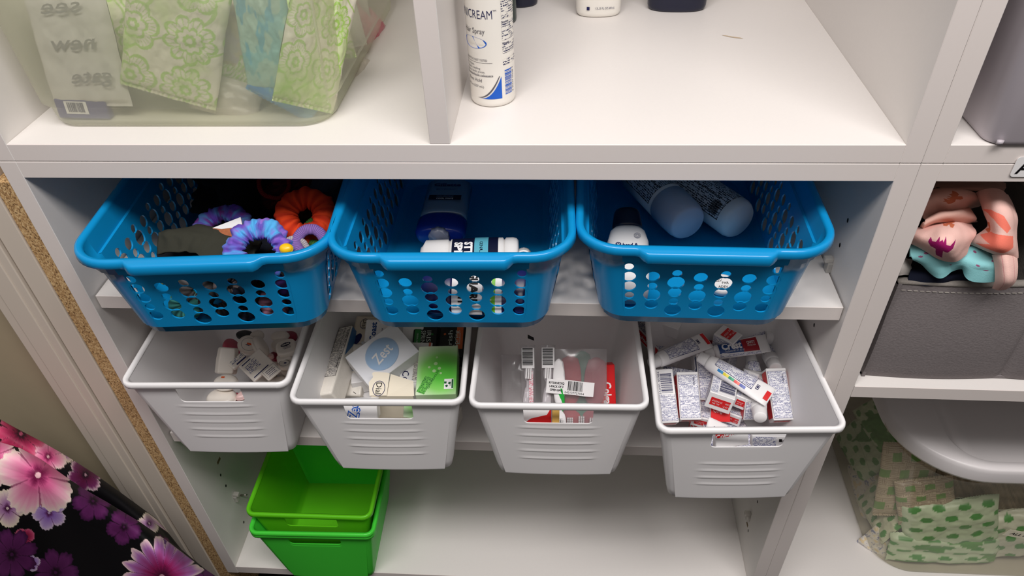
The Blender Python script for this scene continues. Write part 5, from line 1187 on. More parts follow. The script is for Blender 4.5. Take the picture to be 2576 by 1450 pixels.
for y, hw, hz in ((-.012, .017, .010), (-.010, .0195, .012), (0, .0215, .0135), (L * .40, .0235, .0140), (L * .72, .0235, .0135), (L * .88, .0200, .0120), (L * .94, .0150, .0100)):
    loops.append([(hw * math.copysign(abs(cos(2 * pi * i / 32)) ** .8, cos(2 * pi * i / 32)), y, hz * math.copysign(abs(sin(2 * pi * i / 32)) ** .8, sin(2 * pi * i / 32))) for i in range(32)][::-1])
mb.loft(loops, FWH, cap0=True, cap1=True); mb.build('bottle_body', sb)
mb = MB(); mb.loft([[(hw * cos(2 * pi * i / 28), y, hz * sin(2 * pi * i / 28)) for i in range(28)][::-1] for y, hw, hz in ((L * .93, .0165, .0115), (L * .97, .0175, .0120), (L * 1.18, .0150, .0110), (L * 1.22, .0135, .0100))], NAVY, cap0=True, cap1=True); mb.build('bottle_cap', sb)
d = MB(); zz = .0143; d.text('head &', .001, L * .60, .0040, INK, z=zz, width=.0175, bold=.03, shear=.2); d.text('shoulders', .002, L * .53, .0040, INK, z=zz, width=.024, bold=.03, shear=.2); d.disc(-.012, L * .61, .0032, .0024, INK, z=zz); d.ring(-.012, L * .61, .0016, .0011, .0005, FWH, z=zz + .0003)
for rr in (.0016, .0028, .0038): d.ring(.0095, L * .745, rr, rr * .95, .0003, INK, z=zz - .0002)
d.build('printed_label', sb)
puck('container_lid', P(1818, 712, -.172), P(1850, 712, -.172), P(1818, 690, -.168), .0150, .0130, .010, FWH, 'small round white lid with tiny text on the floor of the right basket', 'lid', None, deco=lambda d, rx, ry, t: (d.text('LEV', -.004, .003, .003, INKB, z=.0004), d.text('PAR', .003, 0, .003, INKB, z=.0004), d.text('ADEV', 0, -.005, .003, INKB, z=.0004)))

# ------------------------------------------------------------- left basket
def tie(a, b, c, seed, sc=2.0):
    def f(al, be):
        v = fbm(cos(al) * sc * .8 + seed, sin(al) * sc * .8 + seed, sin(be) * 1.4); u = fbm(cos(al) * sc + seed, sin(al) * sc, cos(be) * 1.5 + 4)
        return mixc(mixc(a, b, .5 + v * 1.6), c, max(0, u * 1.6))
    return f
HG = 'hair ties and scrunchies in the left basket'
ringthing('scrunchie', rotm(P(652, 628, -.100), 38, 6, 10), .0240, .0098, None, 'violet and sky blue tie-dye scrunchie on top at the front of the left basket', 'scrunchie', HG, ruff=.30, nr=7, nseg=220, fn=tie((104, 76, 176), (84, 170, 226), (150, 110, 200), 2.0, 3.4), seed=2)
ringthing('scrunchie', rotm(P(560, 582, -.112), 24, -8, 20), .0250, .0092, None, 'darker violet tie-dye scrunchie further back in the left basket', 'scrunchie', HG, ruff=.30, nr=7, nseg=200, fn=tie((84, 58, 150), (74, 116, 168), (108, 44, 122), 5.0, 3.0), seed=6)
ringthing('scrunchie', rotm(P(768, 545, -.100), 26, -10, 30), .0235, .0125, None, 'orange velvet scrunchie at the right side of the left basket', 'scrunchie', HG, ruff=.16, nr=14, nseg=150, fn=lambda a, b: mixc((214, 66, 28), (176, 44, 20), .5 + .5 * sin(a * 14)), seed=3)
ringthing('hair_tie', rotm((-.1480, .0400, -.112), 14, 0, 10), .0200, .0055, (74, 130, 60), 'green knitted hair tie under the orange scrunchie', 'hair tie', HG)
ringthing('hair_tie', rotm((-.1720, .0250, -.118), 30, 10, 60), .0130, .0042, (206, 128, 150), 'dusty pink hair tie right of the tie-dye scrunchie', 'hair tie', HG)
ringthing('hair_tie', rotm((-.1880, .0400, -.116), 20, 5, 20), .0120, .0040, (170, 100, 120), 'mauve hair tie behind the front scrunchie', 'hair tie', HG)
ringthing('hair_tie', rotm((-.1520, .0060, -.104), 40, 0, 20), .0150, .0060, (150, 116, 190), 'lilac knitted hair tie with a yellow bead beside the right rim', 'hair tie', HG)
puck('bead', P(716, 622, -.092), P(740, 622, -.092), P(716, 597, -.086), .0075, .0060, .010, pm('yellow_plastic', (240, 190, 20), .3), 'yellow bead in the lilac hair tie', 'bead', None, rnd=.5)
ringthing('hair_tie', rotm((-.1700, -.0020, -.112), 60, 20, 0), .0150, .0036, (196, 186, 190), 'pale grey hair tie next to the front scrunchie', 'hair tie', HG)
def blob(name, C, rx, ry, rz, colfn, label, cat, group=None, rough=.25, seed=0.0, nu=64, nv=36, mat=None):
    vs = []; cs = []
    for j in range(nv + 1):
        for i in range(nu):
            a = 2 * pi * i / nu; b = pi * j / nv - pi / 2; dr = Vector((cos(b) * cos(a), cos(b) * sin(a), sin(b)))
            k = 1 + rough * (noise.noise(dr * 1.6 + Vector((seed, 0, 0))) + .6 * abs(noise.noise(dr * 4 + Vector((0, seed, 0)))) - .3)
            vs.append((dr.x * rx * k, dr.y * ry * k, dr.z * rz * k)); cs.append(lc3(colfn(dr, k)))
    fs = [(j * nu + i, j * nu + (i + 1) % nu, (j + 1) * nu + (i + 1) % nu, (j + 1) * nu + i) for j in range(nv) for i in range(nu)]
    mb = MB(); mb.add(vs, fs, mat or CLOTH); o = mb.build(name, None, Matrix.Translation(Vector(C))); with_color(o, cs); return tag(o, label, cat, group)
blob('cloth_pouch', (-.2650, .1500, -.118), .085, .075, .050, lambda d, k: (8, 8, 10), 'large black cloth pouch at the back of the left basket', 'pouch', None, .35, 1.0)
blob('mesh_pouch', (-.1950, .1250, -.108), .048, .045, .036, lambda d, k: mixc((70, 14, 18), (26, 8, 10), .5 + noise.noise(d * 20) * 1.5), 'dark red mesh pouch right of the black one', 'pouch', None, .4, 5.0)
ringthing('hair_tie', rotm((-.2140, .0900, -.082), 40, 25, 0), .0170, .0026, (120, 20, 20), 'thin dark red elastic loop on the mesh pouch', 'hair tie', HG)
blob('fabric_bundle', (-.1580, .1400, -.105), .040, .050, .035, lambda d, k: (44, 50, 60), 'slate grey fabric bundle at the back right of the left basket', 'fabric', None, .35, 9.0)
patch('sleep_mask', [[(-.330, .006, -.118), (-.290, .000, -.112), (-.250, -.004, -.118), (-.215, -.010, -.128)], [(-.328, .022, -.106), (-.290, .018, -.100), (-.250, .014, -.108), (-.215, .010, -.116)], [(-.322, .040, -.112), (-.290, .036, -.104), (-.250, .032, -.110), (-.215, .028, -.118)]], 40, 24, pm('olive_felt', (56, 56, 48), .9, .1, bump=.3, nscale=500), wr=.007, wsc=34, thick=.003)
tag(bpy.data.objects['sleep_mask'], 'olive grey cloth eye mask at the front left of the left basket', 'sleep mask')
carton('packaging_card', (-.2620, .0080, -.116), (-.238, .0120, -.108), (-.262, .030, -.098), .036, .026, .0012, pm('rust_printed_card', (166, 96, 58), .5, noise_amt=.4, nscale=300), 'rust patterned packaging card with a white edge behind the front scrunchie', 'card', None, lambda d, w, h, t, S: d.poly([(0, h), (w, h), (w, h * .55), (w * .3, h * .8)], WPAPER, M=Matrix.Translation((0, 0, .0003))))
fill = [(-.300, -.028, -.166, (92, 190, 176), 'teal'), (-.285, -.020, -.150, (92, 88, 88), 'grey'), (-.262, -.026, -.163, (70, 66, 68), 'charcoal'), (-.245, -.020, -.144, (120, 110, 108), 'taupe'), (-.232, -.026, -.165, (36, 44, 60), 'slate blue'), (-.215, -.018, -.146, (78, 52, 44), 'brown'), (-.200, -.024, -.166, (150, 104, 120), 'dusty pink'), (-.185, -.018, -.148, (60, 40, 96), 'plum'), (-.172, -.022, -.166, (70, 48, 120), 'indigo'), (-.270, -.018, -.128, (170, 166, 164), 'light grey'), (-.320, -.012, -.140, (232, 210, 90), 'yellow'), (-.160, .000, -.140, (240, 130, 90), 'coral'), (-.225, -.016, -.126, (96, 70, 150), 'purple')]
for k, (x, y, z, c, cn) in enumerate(fill):
    ringthing('hair_tie', rotm((x, y, z), 55 + 12 * (k % 3), 20 * ((k % 2) * 2 - 1), 17 * k), .0125, .0075, None, cn + ' hair tie low behind the front holes of the left basket', 'hair tie', 'hair ties low in the left basket', ruff=.10, nr=12, nseg=72, fn=lambda a, b, c=c: mixc(c, tuple(q * .55 for q in c), .5 + .5 * sin(a * 12)), seed=k)
for k, (x, y, z, rx) in enumerate(((-.31, .05, -.155, .045), (-.25, .06, -.155, .05), (-.19, .05, -.158, .045), (-.24, .02, -.160, .04))):
    blob('fabric_bundle', (x, y, z), rx, .04, .028, lambda d, q, k=k: ((30, 30, 34), (24, 26, 36), (36, 30, 34), (20, 20, 22))[k], 'dark fabric bundle packed at the bottom of the left basket', 'fabric', 'dark fabric under the scrunchies', .3, 3.0 * k)
# ------------------------------------------------------------- grey fabric bin with clothes
FELT = pm('charcoal_felt', (128, 121, 121), .95, .1, noise_amt=.18, nscale=420, bump=.5)
FELTL = pm('grey_felt_lining', (134, 128, 122), .95, .1, noise_amt=.2, nscale=420, bump=.5)
XR2 = XR + 2 * T
fb = empty('fabric_bin', (0.487, .0165, -.3068), 'charcoal felt bin with a centre crease, holding folded clothes, right cabinet', 'bin')
BW = .322; zs = [0, .004, .03, .07, .11, .143, .147]
mb = MB()
def fy(x, z):
    s = x / BW; cre = exp(-((s - .5) / .012) ** 2) * .0035
    return -.004 * sin(pi * min(1, abs(s - .5) * 2)) * (1 if s < .5 else .8) + cre - .002 * sin(z * 30) + (.0025 if z < .003 else 0)
nx = 90; vs = []; fs = []
for j, z in enumerate([.147 * k / 14 for k in range(15)]):
    for i in range(nx + 1): vs.append((BW * i / nx, fy(BW * i / nx, z), z))
for j in range(14):
    for i in range(nx): fs.append((j * (nx + 1) + i, j * (nx + 1) + i + 1, (j + 1) * (nx + 1) + i + 1, (j + 1) * (nx + 1) + i))
mb.add(vs, fs, FELT)
for lo, hi in (((0, 0, 0), (.004, .31, .147)), ((BW - .004, 0, 0), (BW, .31, .147)), ((0, .306, 0), (BW, .31, .147)), ((0, .002, 0), (BW, .31, .004)), ((.002, .0035, .002), (BW - .002, .006, .145))): mb.box(lo, hi, FELT)
mb.build('bin_body', fb)
mb = MB(); loops = []
for i in range(61):
    x = BW * i / 60; y = fy(x, .147); loops.append([(x, y + .0035 + .0050 * cos(a), .1475 + .0035 * sin(a)) for a in [2 * pi * k / 10 for k in range(10)]])
mb.loft(loops, FELTL, cap0=True, cap1=True); mb.build('hem', fb)
mb = MB(); tm = pm('pale_thread', (170, 164, 156), .8)
for i in range(48):
    x = .006 + i * .0064
    if x + .0040 < BW - .004: mb.box((x, fy(x, .138) - .0009, .1372), (x + .0044, fy(x, .138) - .0002, .1378), tm)
mb.build('stitching', fb)
mb = MB(); mb.box((0, 0, 0), (.0035, .22, .190), FELTL); dv = mb.build('divider', fb, Matrix.Translation((.176, .012, .004)) @ Matrix.Rotation(radians(4), 4, 'Z'), bevel=.001)
mb = MB(); n = 24; loops = [[((.0060 + .0014 * cos(b)) * cos(a), (.0060 + .0014 * cos(b)) * sin(a), .0014 * sin(b)) for b in [2 * pi * q / 8 for q in range(8)]] for a in [2 * pi * k / n for k in range(n)]]
loops.append(loops[0]); mb.loft(loops, pm('grey_grommet', (150, 146, 140), .4)); mb.build('grommet', dv, Matrix.Translation((-.0008, .045, .118)) @ Matrix.Rotation(pi / 2, 4, 'Y'))
c5 = K(2200, 440, 4.532)
def q5(x, y, z): return P(*c5(x, y), z)
DINO1 = [(0, 0), (.10, .16), (.04, .26), (.16, .22), (.26, .34), (.28, .10), (.34, .30), (.40, .12), (.46, .32), (.50, .10), (.62, .30), (.74, .20), (.96, .30), (.90, .08), (.70, -.14), (.56, -.10), (.60, -.32), (.44, -.44), (.34, -.34), (.36, -.12), (.20, -.16)]
def shape_at(pts, cx, cy, sc, rot=0.0):
    c, s = cos(rot), sin(rot)
    return [(cx + sc * ((x - .5) * c - y * s), cy + sc * ((x - .5) * s + y * c)) for x, y in pts]
BAT = [(-.50, .20), (-.36, .02), (-.22, .06), (-.12, .34), (-.08, .12), (0, .22), (.07, .12), (.12, .36), (.20, .04), (.34, .00), (.50, .20), (.46, -.12), (.30, -.26), (.14, -.22), (.10, -.52), (-.10, -.50), (-.14, -.24), (-.34, -.24), (-.48, -.08)]
def printed(base, shapes):
    S_ = [(pl, c, min(p[0] for p in pl), max(p[0] for p in pl), min(p[1] for p in pl), max(p[1] for p in pl)) for pl, c in shapes]
    def f(s, t):
        for pl, c, a, b, d, e in S_:
            if a <= s <= b and d <= t <= e and inpoly((s, t), pl): return c
        return base
    return f
PNK = (232, 190, 180); AQ = (142, 206, 210); ORG = (244, 128, 108); PUR = (150, 24, 96); RST = (196, 110, 78)
def cloth(name, G, label, cat, colfn, nu=120, nv=90, wr=.003, wsc=28, thick=.0022, seed=0.0):
    o = patch(name, G, nu, nv, CLOTH, colfn, wr, wsc, thick, seed=seed); return tag(o, label, cat, None)
# underneath: dark bundle that fills the bin
blob('fabric_bundle', (.560, .150, -.225), .068, .125, .070, lambda d, k: (16, 16, 20), 'black clothes packed under the pink pyjamas in the felt bin', 'clothes', None, .3, 2.0)
cloth('folded_clothing', [[q5(380, 1230, -.160), q5(700, 1260, -.162), q5(1100, 1260, -.164), q5(1450, 1290, -.166)], [q5(400, 1100, -.152), q5(700, 1130, -.150), q5(1100, 1160, -.152), q5(1450, 1180, -.156)], [q5(420, 980, -.160), q5(700, 960, -.160), q5(1100, 1000, -.160), q5(1400, 1020, -.166)]], 'navy folded clothing at the front of the felt bin', 'clothes', lambda s, t: (24, 28, 44), wr=.005, wsc=26, seed=4)
cloth('folded_clothing', [[q5(180, 1180, -.158), q5(290, 1160, -.150), q5(400, 1140, -.156)], [q5(200, 1060, -.146), q5(300, 1040, -.138), q5(420, 1050, -.150)], [q5(260, 930, -.152), q5(320, 920, -.144), q5(400, 960, -.158)]], 'off-white folded clothing at the front left corner of the felt bin', 'clothes', lambda s, t: (214, 206, 200), 60, 60, wr=.004, seed=7)
tr = lambda cx, cy, r: [(cx + r * cos(a), cy + r * sin(a) * 1.3) for a in [2 * pi * k / 8 for k in range(8)]]
aqs = [(tr(x, y, .022), (150, 84, 120)) for x, y in ((.10, .62), (.16, .70), (.30, .84), (.48, .62), (.66, .80), (.75, .52), (.88, .72), (.60, .92), (.86, .38), (.92, .88), (.40, .38))]
cloth('folded_clothing', [[q5(560, 1010, -.136), q5(740, 1170, -.142), q5(870, 1090, -.138), q5(1010, 1060, -.134), q5(1080, 1200, -.142), q5(1390, 1200, -.142)],
                          [q5(480, 970, -.128), q5(720, 1060, -.130), q5(860, 1030, -.128), q5(1010, 1010, -.124), q5(1160, 1080, -.128), q5(1400, 1100, -.132)],
                          [q5(400, 930, -.122), q5(640, 930, -.120), q5(860, 960, -.120), q5(1080, 940, -.118), q5(1250, 1000, -.120), q5(1390, 1020, -.126)],
                          [q5(400, 820, -.120), q5(640, 840, -.118), q5(860, 820, -.118), q5(1080, 800, -.116), q5(1250, 860, -.118), q5(1390, 920, -.124)]],
      'aqua folded pyjamas with small mauve prints, under the pink ones', 'clothes', printed(AQ, aqs), wr=.0016, wsc=30, seed=1, thick=.005)
pinks = [(shape_at([(x + .5, y) for x, y in BAT], .50, .34, .46, 0), PUR), (shape_at([(x, y * 1.3) for x, y in DINO1], .60, .80, .30, .5), RST)]
cloth('folded_clothing', [[q5(430, 770, -.112), q5(560, 830, -.112), q5(760, 960, -.116), q5(900, 980, -.116), q5(1030, 900, -.112)],
                          [q5(430, 690, -.100), q5(600, 760, -.094), q5(760, 840, -.092), q5(900, 850, -.092), q5(1080, 770, -.100)],
                          [q5(450, 640, -.098), q5(660, 700, -.088), q5(780, 720, -.082), q5(930, 700, -.082), q5(1140, 670, -.096)],
                          [q5(540, 610, -.102), q5(690, 600, -.090), q5(800, 590, -.084), q5(950, 570, -.086), q5(1110, 600, -.102)],
                          [q5(620, 560, -.110), q5(700, 560, -.104), q5(800, 556, -.100), q5(950, 560, -.102), q5(1080, 570, -.112)]],
      'pink rolled pyjamas with a plum winged print, middle of the felt bin', 'clothes', printed(PNK, pinks), 220, 200, wr=.0012, wsc=34, thick=.004, seed=2)
cloth('folded_clothing', [[q5(530, 640, -.102), q5(650, 560, -.096), q5(820, 545, -.094), q5(1000, 555, -.098), q5(1160, 520, -.104)],
                          [q5(560, 560, -.086), q5(700, 490, -.080), q5(850, 470, -.078), q5(1000, 460, -.080), q5(1150, 500, -.092)],
                          [q5(620, 500, -.084), q5(740, 440, -.078), q5(860, 425, -.076), q5(990, 410, -.078), q5(1080, 400, -.090)],
                          [q5(700, 460, -.096), q5(760, 430, -.092), q5(860, 420, -.090), q5(970, 400, -.092), q5(1040, 380, -.100)]],
      'plain pink rolled cloth lying over the plum winged pyjamas', 'clothes', lambda s, t: (226, 182, 168), 140, 100, wr=.0015, wsc=34, thick=.004, seed=3)
cloth('folded_clothing', [[q5(560, 500, -.096), q5(720, 430, -.092), q5(860, 430, -.090), q5(960, 430, -.092), q5(1060, 380, -.096), q5(1220, 330, -.104)],
                          [q5(540, 380, -.080), q5(700, 320, -.074), q5(860, 320, -.070), q5(1000, 300, -.072), q5(1120, 290, -.078), q5(1230, 310, -.090)],
                          [q5(580, 290, -.074), q5(700, 240, -.068), q5(860, 220, -.064), q5(1000, 210, -.066), q5(1120, 230, -.074), q5(1220, 290, -.086)],
                          [q5(640, 200, -.078), q5(720, 180, -.074), q5(860, 175, -.072), q5(1000, 180, -.074), q5(1120, 210, -.082), q5(1200, 270, -.092)]],
      'pink pyjama top with a rust spiky print, at the back left of the felt bin', 'clothes', printed((224, 180, 166), [(shape_at(DINO1, .46, .50, .36, 1.1), RST)]), 160, 120, wr=.0016, wsc=30, thick=.004, seed=5)
cloth('folded_clothing', [[q5(1180, 200, -.074), q5(1240, 330, -.078), q5(1270, 460, -.084), q5(1290, 600, -.094), q5(1120, 740, -.106), q5(1100, 780, -.112)],
                          [q5(1320, 170, -.060), q5(1360, 330, -.060), q5(1390, 470, -.066), q5(1420, 640, -.078), q5(1400, 820, -.092), q5(1360, 880, -.108)],
                          [q5(1440, 180, -.062), q5(1500, 330, -.060), q5(1560, 480, -.066), q5(1560, 640, -.080), q5(1580, 820, -.096), q5(1600, 940, -.112)],
                          [q5(1500, 240, -.080), q5(1570, 360, -.080), q5(1600, 500, -.086), q5(1600, 660, -.098), q5(1605, 840, -.110), q5(1605, 930, -.122)]],
      'pink sleeve with coral patches draped over the right of the pile', 'clothes', printed(PNK, [([(.30, .05), (.44, .32), (.58, .46), (.62, .50), (.55, .60), (.40, .48), (.30, .3)], ORG), ([(.62, .20), (.66, .62), (.80, .60), (.88, .44), (.84, .10), (.78, .26), (.72, .06)], ORG), ([(.50, .02), (.58, .14), (.64, .04), (.66, .18), (.72, .06), (.74, .2), (.5, .16)], RST)]), 200, 120, wr=.0016, wsc=30, thick=.004, seed=6)
cloth('folded_clothing', [[q5(1370, 900, -.112), q5(1400, 1040, -.122), q5(1400, 1180, -.134), q5(1350, 1270, -.150)], [q5(1470, 900, -.104), q5(1500, 1050, -.114), q5(1500, 1200, -.128), q5(1420, 1285, -.148)], [q5(1590, 930, -.112), q5(1600, 1060, -.120), q5(1580, 1200, -.134), q5(1490, 1280, -.152)]],
      'pink cuff with a double hem hanging at the right front of the pile', 'clothes', lambda s, t: (206, 132, 136) if abs(t - .45) < .012 or abs(t - .75) < .01 else PNK, 80, 80, wr=.001, thick=.006, seed=8)
cloth('folded_clothing', [[q5(640, 60, -.120), q5(900, 40, -.110), q5(1250, 60, -.105), q5(1500, 100, -.110)], [q5(660, 160, -.090), q5(900, 150, -.084), q5(1250, 160, -.078), q5(1480, 230, -.090)], [q5(700, 200, -.098), q5(900, 195, -.092), q5(1250, 220, -.090), q5(1440, 300, -.100)]],
      'pink cloth with dark green marks at the shadowed back of the felt bin', 'clothes', printed((206, 164, 150), [(shape_at(DINO1, .12, .6, .28, 0), (40, 60, 50)), (shape_at(DINO1, .68, .7, .30, 0), (40, 60, 50))]), 100, 70, wr=.002, seed=9)
blob('fabric_bundle', (.690, .120, -.160), .030, .080, .060, lambda d, k: (20, 17, 18), 'dark clothes right of the felt divider', 'clothes', None, .3, 6.0)

# ------------------------------------------------------------- clear tub with white lid, lower right
CLR = sheer('clear_polished_plastic', (228, 224, 208), .87, .35, .1, .07)
TX, TY, TZ = .851, .232, -.8448
ct_ = empty('storage_tub', (TX, TY, TZ), 'clear tub with a white lid in the right cabinet, full of green dotted packets', 'tub')
mb = MB(); HW, HD = .190, .170
ZT = .276
prof = [(-.020, 0), (-.008, .002), (-.002, .008), (0, .016), (.010, .14), (.013, .150), (.0165, .158), (.024, ZT)]
mb.loft([rrect(HW + k, HD + k * .3, .072 + k, z, n=12) for k, z in prof], CLR, cap0=True); mb.build('tub_body', ct_)
mb = MB(); L = []
for k, z in ((.020, .268), (.024, .268), (.026, .272), (.026, .290), (.023, .296), (.018, .2985), (-.046, .2985), (-.051, .2960), (-.058, .2880), (-.068, .2865)):
    L.append(rrect(HW + k, HD + k * .32 - (.006 if k > 0 else 0), max(.03, .100 + k), z, n=14))
mb.loft(L, pm('white_lid_plastic', (236, 231, 231), .35, .5), cap1=True); mb.build('lid', ct_)
c6 = K(2080, 980, 3.0847)
DG = (70, 150, 60); PG = (206, 222, 190)
def dots(s, t, n1=4.0, n2=5.0, base=PG, dot=DG, r=.30, seed=0):
    x = s * n1 + (0.5 if int(t * n2) % 2 else 0); y = t * n2; fx = x - floor(x) - .5; fy_ = y - floor(y) - .5
    return dot if fx * fx + fy_ * fy_ * .9 < r * r * .8 else base
def dotgreen(seed): return lambda s, t: dots(s, t) if fbm(s * 2 + seed, t * 2) < .12 else mixc((64, 140, 50), (96, 160, 70), s)
def hatch(seed):
    def f(s, t):
        x, y = s * 34, t * 44; base = (206, 190, 164)
        gx, gy = int(s * 6), int(t * 9)
        if gy % 2 == 1 and gx % 2 == (gy // 2) % 2: return (120, 160, 84)
        h = noise.cell(Vector((floor(x * .6), floor(y * .6), seed)))
        return (150, 128, 108) if ((h > .5 and x - floor(x) < .22) or (h <= .5 and y - floor(y) < .22)) else base
    return f
def bluefl(seed):
    def f(s, t):
        v = noise.noise(Vector((s * 8 + seed, t * 8, 0))); u = abs(noise.noise(Vector((s * 14, t * 14 + seed, 3))))
        return (120, 130, 170) if v > .12 and u < .10 else ((230, 210, 170) if v < -.3 else (228, 222, 212))
    return f
def strands(s, t): return mixc((176, 158, 132), (120, 104, 80), .5 + .5 * noise.noise(Vector((s * 40 + t * 12, t * 5, 0))) * 2)
def pk2(pc, px, py, yc, yx, yy, w, h, th, col, label, seed=0.0, n=70, dx=0.0):
    M = Matrix.Translation((dx, 0, 0)) @ frameC(PY(*c6(*pc), yc), PY(*c6(*px), yx), PY(*c6(*py), yy)); return packet('wrapped_packet', M, w, h, th, col, label, 'packet', 'packets in the clear tub', seed=seed, n=n)
pk2((950, 1030), (1300, 1000), (900, 800), .108, .108, .125, .150, .100, .026, lambda s, t: dots(s, t, 4, 5), 'pale packet with green dots, left of the paper tag in the clear tub', 1)
pk2((1400, 1120), (1700, 1090), (1380, 900), .106, .106, .124, .150, .100, .026, lambda s, t: dots(s, t, 5, 5, (214, 216, 196)), 'pale packet with green dots behind the paper tag', 2)
pk2((900, 1230), (1300, 1240), (900, 1080), .092, .092, .104, .180, .060, .024, dotgreen(3), 'bright green folded packet along the front bottom of the clear tub', 3)
pk2((390, 900), (500, 1080), (520, 800), .160, .105, .165, .110, .090, .020, lambda s, t: dots(s, t, 6, 3, (214, 218, 190)), 'pale packet with green dots on edge at the rounded left corner', 4, dx=.016)
pk2((610, 700), (810, 700), (560, 520), .150, .150, .165, .090, .150, .016, hatch(1), 'tan crosshatched packet with green squares, upper left of the clear tub', 5, 110)
pk2((760, 860), (950, 840), (700, 700), .125, .125, .140, .090, .090, .016, hatch(7), 'tan crosshatched packet pointing down between the green ones', 6, 110)
pk2((1200, 850), (1500, 870), (1150, 700), .145, .145, .160, .170, .100, .022, strands, 'brown straw coloured packet under the lid at right', 7)
pk2((200, 420), (300, 600), (330, 330), .290, .240, .290, .110, .110, .026, dotgreen(8), 'dark green packet in the shadowed left side of the clear tub', 8, dx=.030)
pk2((250, 760), (320, 1000), (350, 720), .225, .160, .225, .120, .060, .018, bluefl(2), 'white packet with faint blue flowers along the left side', 9, dx=.016)
pk2((440, 1220), (560, 1310), (520, 1120), .105, .090, .112, .070, .050, .016, bluefl(5), 'white packet with blue flowers at the bottom left corner of the clear tub', 10)
pk2((360, 240), (460, 400), (480, 180), .300, .260, .300, .100, .100, .024, dotgreen(12), 'deep green packet behind, just under the shelf at the left', 11, dx=.030)
pk2((640, 1130), (760, 1180), (660, 1000), .125, .125, .140, .080, .060, .024, lambda s, t: (52, 110, 48), 'plain dark green packet behind the bright folded one', 12)
pk2((1350, 1370), (1600, 1380), (1350, 1300), .096, .096, .104, .180, .045, .020, lambda s, t: (222, 200, 184), 'blush packet on the floor of the clear tub at the frame edge', 13)
pk2((760, 1390), (1100, 1400), (760, 1300), .098, .098, .106, .170, .045, .020, lambda s, t: dots(s, t, 6, 2, (198, 220, 166), (150, 190, 110)), 'pale lime packet on the floor of the clear tub', 14)
A = PY(*c6(1362, 1130), .0570); M = frame3(A, PY(*c6(1530, 1160), .0570), PY(*c6(1355, 1085), .0562)); mb = MB(); mb.box((0, 0, 0), (.090, .018, .0004), pm('cream_paper', (232, 226, 200), .5)); mb.text('ALL PADS', .032, .0090, .0060, INKB, z=.0007, width=.050, bold=.02, shear=.2)
tag(mb.build('paper_label', None, M), 'cream paper tag lettered in capitals on the front of the clear tub', 'label')

# ------------------------------------------------------------- floral dress, lower left
FE = [(-160, 1040), (-60, 1082), (0, 1114), (50, 1129), (102, 1157), (164, 1201), (209, 1231), (267, 1264), (348, 1313), (403, 1351), (466, 1400), (540, 1450), (600, 1494)]
BE = [(-160, 980), (0, 1057), (40, 1079), (105, 1113), (164, 1147), (236, 1193), (310, 1246), (366, 1287), (394, 1321), (430, 1366), (520, 1440)]
def edge_v(E, u):
    for (a, b), (c, d) in zip(E, E[1:]):
        if a <= u <= c: return b + (d - b) * (u - a) / (c - a)
    return E[-1][1]
PKc = ((120, 20, 70), (222, 96, 150), (244, 178, 198), (246, 226, 214)); VIc = ((90, 30, 90), (150, 110, 190), (190, 160, 214), (226, 206, 222)); CRc = ((70, 20, 60), (170, 120, 170), (226, 200, 200), (240, 226, 200)); DKc = ((30, 8, 26), (84, 26, 80), (100, 36, 96), (64, 20, 64)); MGc = ((80, 10, 50), (140, 24, 84), (170, 110, 176), (240, 212, 206)); MRc = ((40, 6, 24), (130, 24, 62), (196, 60, 104), (214, 110, 140))
FF = [(96, 1196, 104, 5, .4, PKc, 3), (-20, 1150, 76, 5, 1.0, PKc, 4), (19, 1279, 48, 4, .2, CRc, 5), (124, 1290, 44, 5, .7, VIc, 6), (233, 1262, 52, 6, .1, DKc, 7), (312, 1326, 46, 5, .8, DKc, 8), (408, 1452, 104, 17, .2, MGc, 9), (30, 1395, 66, 8, .3, DKc, 10), (80, 1416, 22, 4, .3, VIc, 11), (140, 1440, 60, 7, .9, DKc, 12), (62, 1352, 26, 3, .5, MRc, 13), (-90, 1240, 70, 5, .5, DKc, 14), (-80, 1400, 70, 5, .5, PKc, 15), (520, 1470, 40, 6, .4, DKc, 16), (250, 1550, 70, 6, .4, VIc, 17), (420, 1380, 30, 5, .3, ((40, 16, 50), (90, 44, 110), (110, 60, 130), (80, 36, 96)), 18)]
FB = [(52, 1092, 66, 9, .3, MRc, 21), (120, 1150, 48, 5, .9, PKc, 22), (214, 1196, 46, 6, .2, ((30, 8, 26), (84, 14, 54), (110, 40, 90), (226, 200, 204)), 23), (374, 1318, 28, 5, .5, CRc, 24), (160, 1140, 30, 5, .5, CRc, 25), (-60, 1050, 60, 6, .2, MRc, 26), (400, 1372, 26, 5, .5, ((60, 10, 40), (110, 30, 90), (130, 50, 110), (90, 30, 80)), 27)]
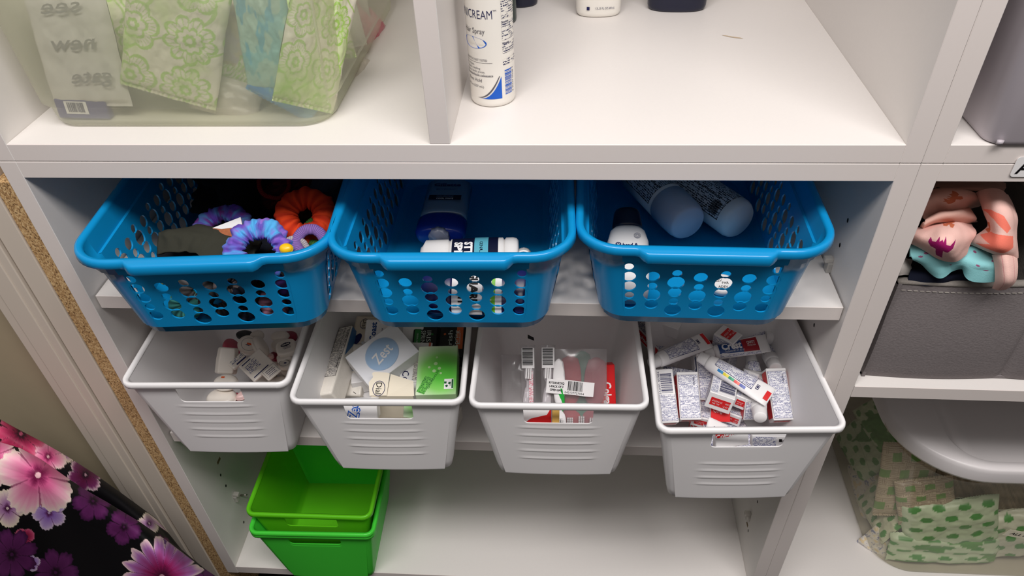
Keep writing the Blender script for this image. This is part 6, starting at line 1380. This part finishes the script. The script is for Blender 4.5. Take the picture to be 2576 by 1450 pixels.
def floral(FL):
    def f(u, v):
        col = (7, 5, 9)
        for (cx, cy, R, n, ph, C, sd) in reversed(FL):
            dx, dy = u - cx, v - cy
            if abs(dx) > R or abs(dy) > R: continue
            rr = sqrt(dx * dx + dy * dy); a = atan2(dy, dx) + ph
            rag = 1 + .05 * noise.noise(Vector((a * 6, sd, 0))) + .03 * sin(a * 31)
            e = R * rag * (.66 + .34 * abs(cos(n * a / 2)) ** .55)
            if rr > e: continue
            q = rr / e; st = .06 * noise.noise(Vector((a * 22, q * 2, sd))) + .05 * noise.noise(Vector((dx * .05, dy * .05, sd)))
            q2 = q + st
            if q2 < .30: c = mixc(C[0], C[1], max(0, (q2 - .12) / .18))
            elif q2 < .78: c = mixc(C[1], C[2], (q2 - .30) / .48)
            else: c = mixc(C[2], C[3], (q2 - .78) / .22)
            gap = abs(cos(n * a / 2))
            if gap < .10 and q > .35: c = mixc(c, C[0], .55)
            if rr < R * .07: c = mixc(C[3], C[1], .3)
            col = c
        return col
    return f
def dress_panel(name, E, FL, root, ybase, u0, u1, nu, nv, vmax=1640, fold=True):
    F = floral(FL); vs = []; cs = []
    for j in range(nv + 1):
        for i in range(nu + 1):
            u = u0 + (u1 - u0) * i / nu; ev = edge_v(E, u); t = j / nv; 
            v = ev + (vmax - ev) * t; dpx = v - ev
            y = ybase - .030 * (1 - exp(-dpx / 26.0)) - .020 * (dpx / 400.0) - .006 * sin(u * .012 + v * .006) * min(1, dpx / 80) - .004 * sin(u * .031 - v * .013) * min(1, dpx / 60)
            vs.append(PY(u, v, y)); cs.append(lc3(F(u, v)))
    if fold:                                       # the cloth turns over the edge and runs down behind
        top = vs[:nu + 1]; ctop = cs[:nu + 1]; pre = []; pc = []
        for k in (3, 2, 1):
            pre += [p + Vector((0.0, .003 * k, -.012 * k)) for p in top]; pc += ctop
        vs = pre + vs; cs = pc + cs; nv += 3
    fs = [(j * (nu + 1) + i, j * (nu + 1) + i + 1, (j + 1) * (nu + 1) + i + 1, (j + 1) * (nu + 1) + i) for j in range(nv) for i in range(nu)]
    mb = MB(); mb.add(vs, fs, SILK); o = mb.build(name, root, solid=.0012); with_color(o, cs); return o
dr = tag(dress_panel('floral_dress', FE, FF, None, -.100, -160, 600, 430, 330), 'black garment with big pink and violet flowers, hanging at the lower left', 'garment')
dress_panel('back_fold', BE, FB, dr, -.062, -160, 520, 330, 170, vmax=1560)
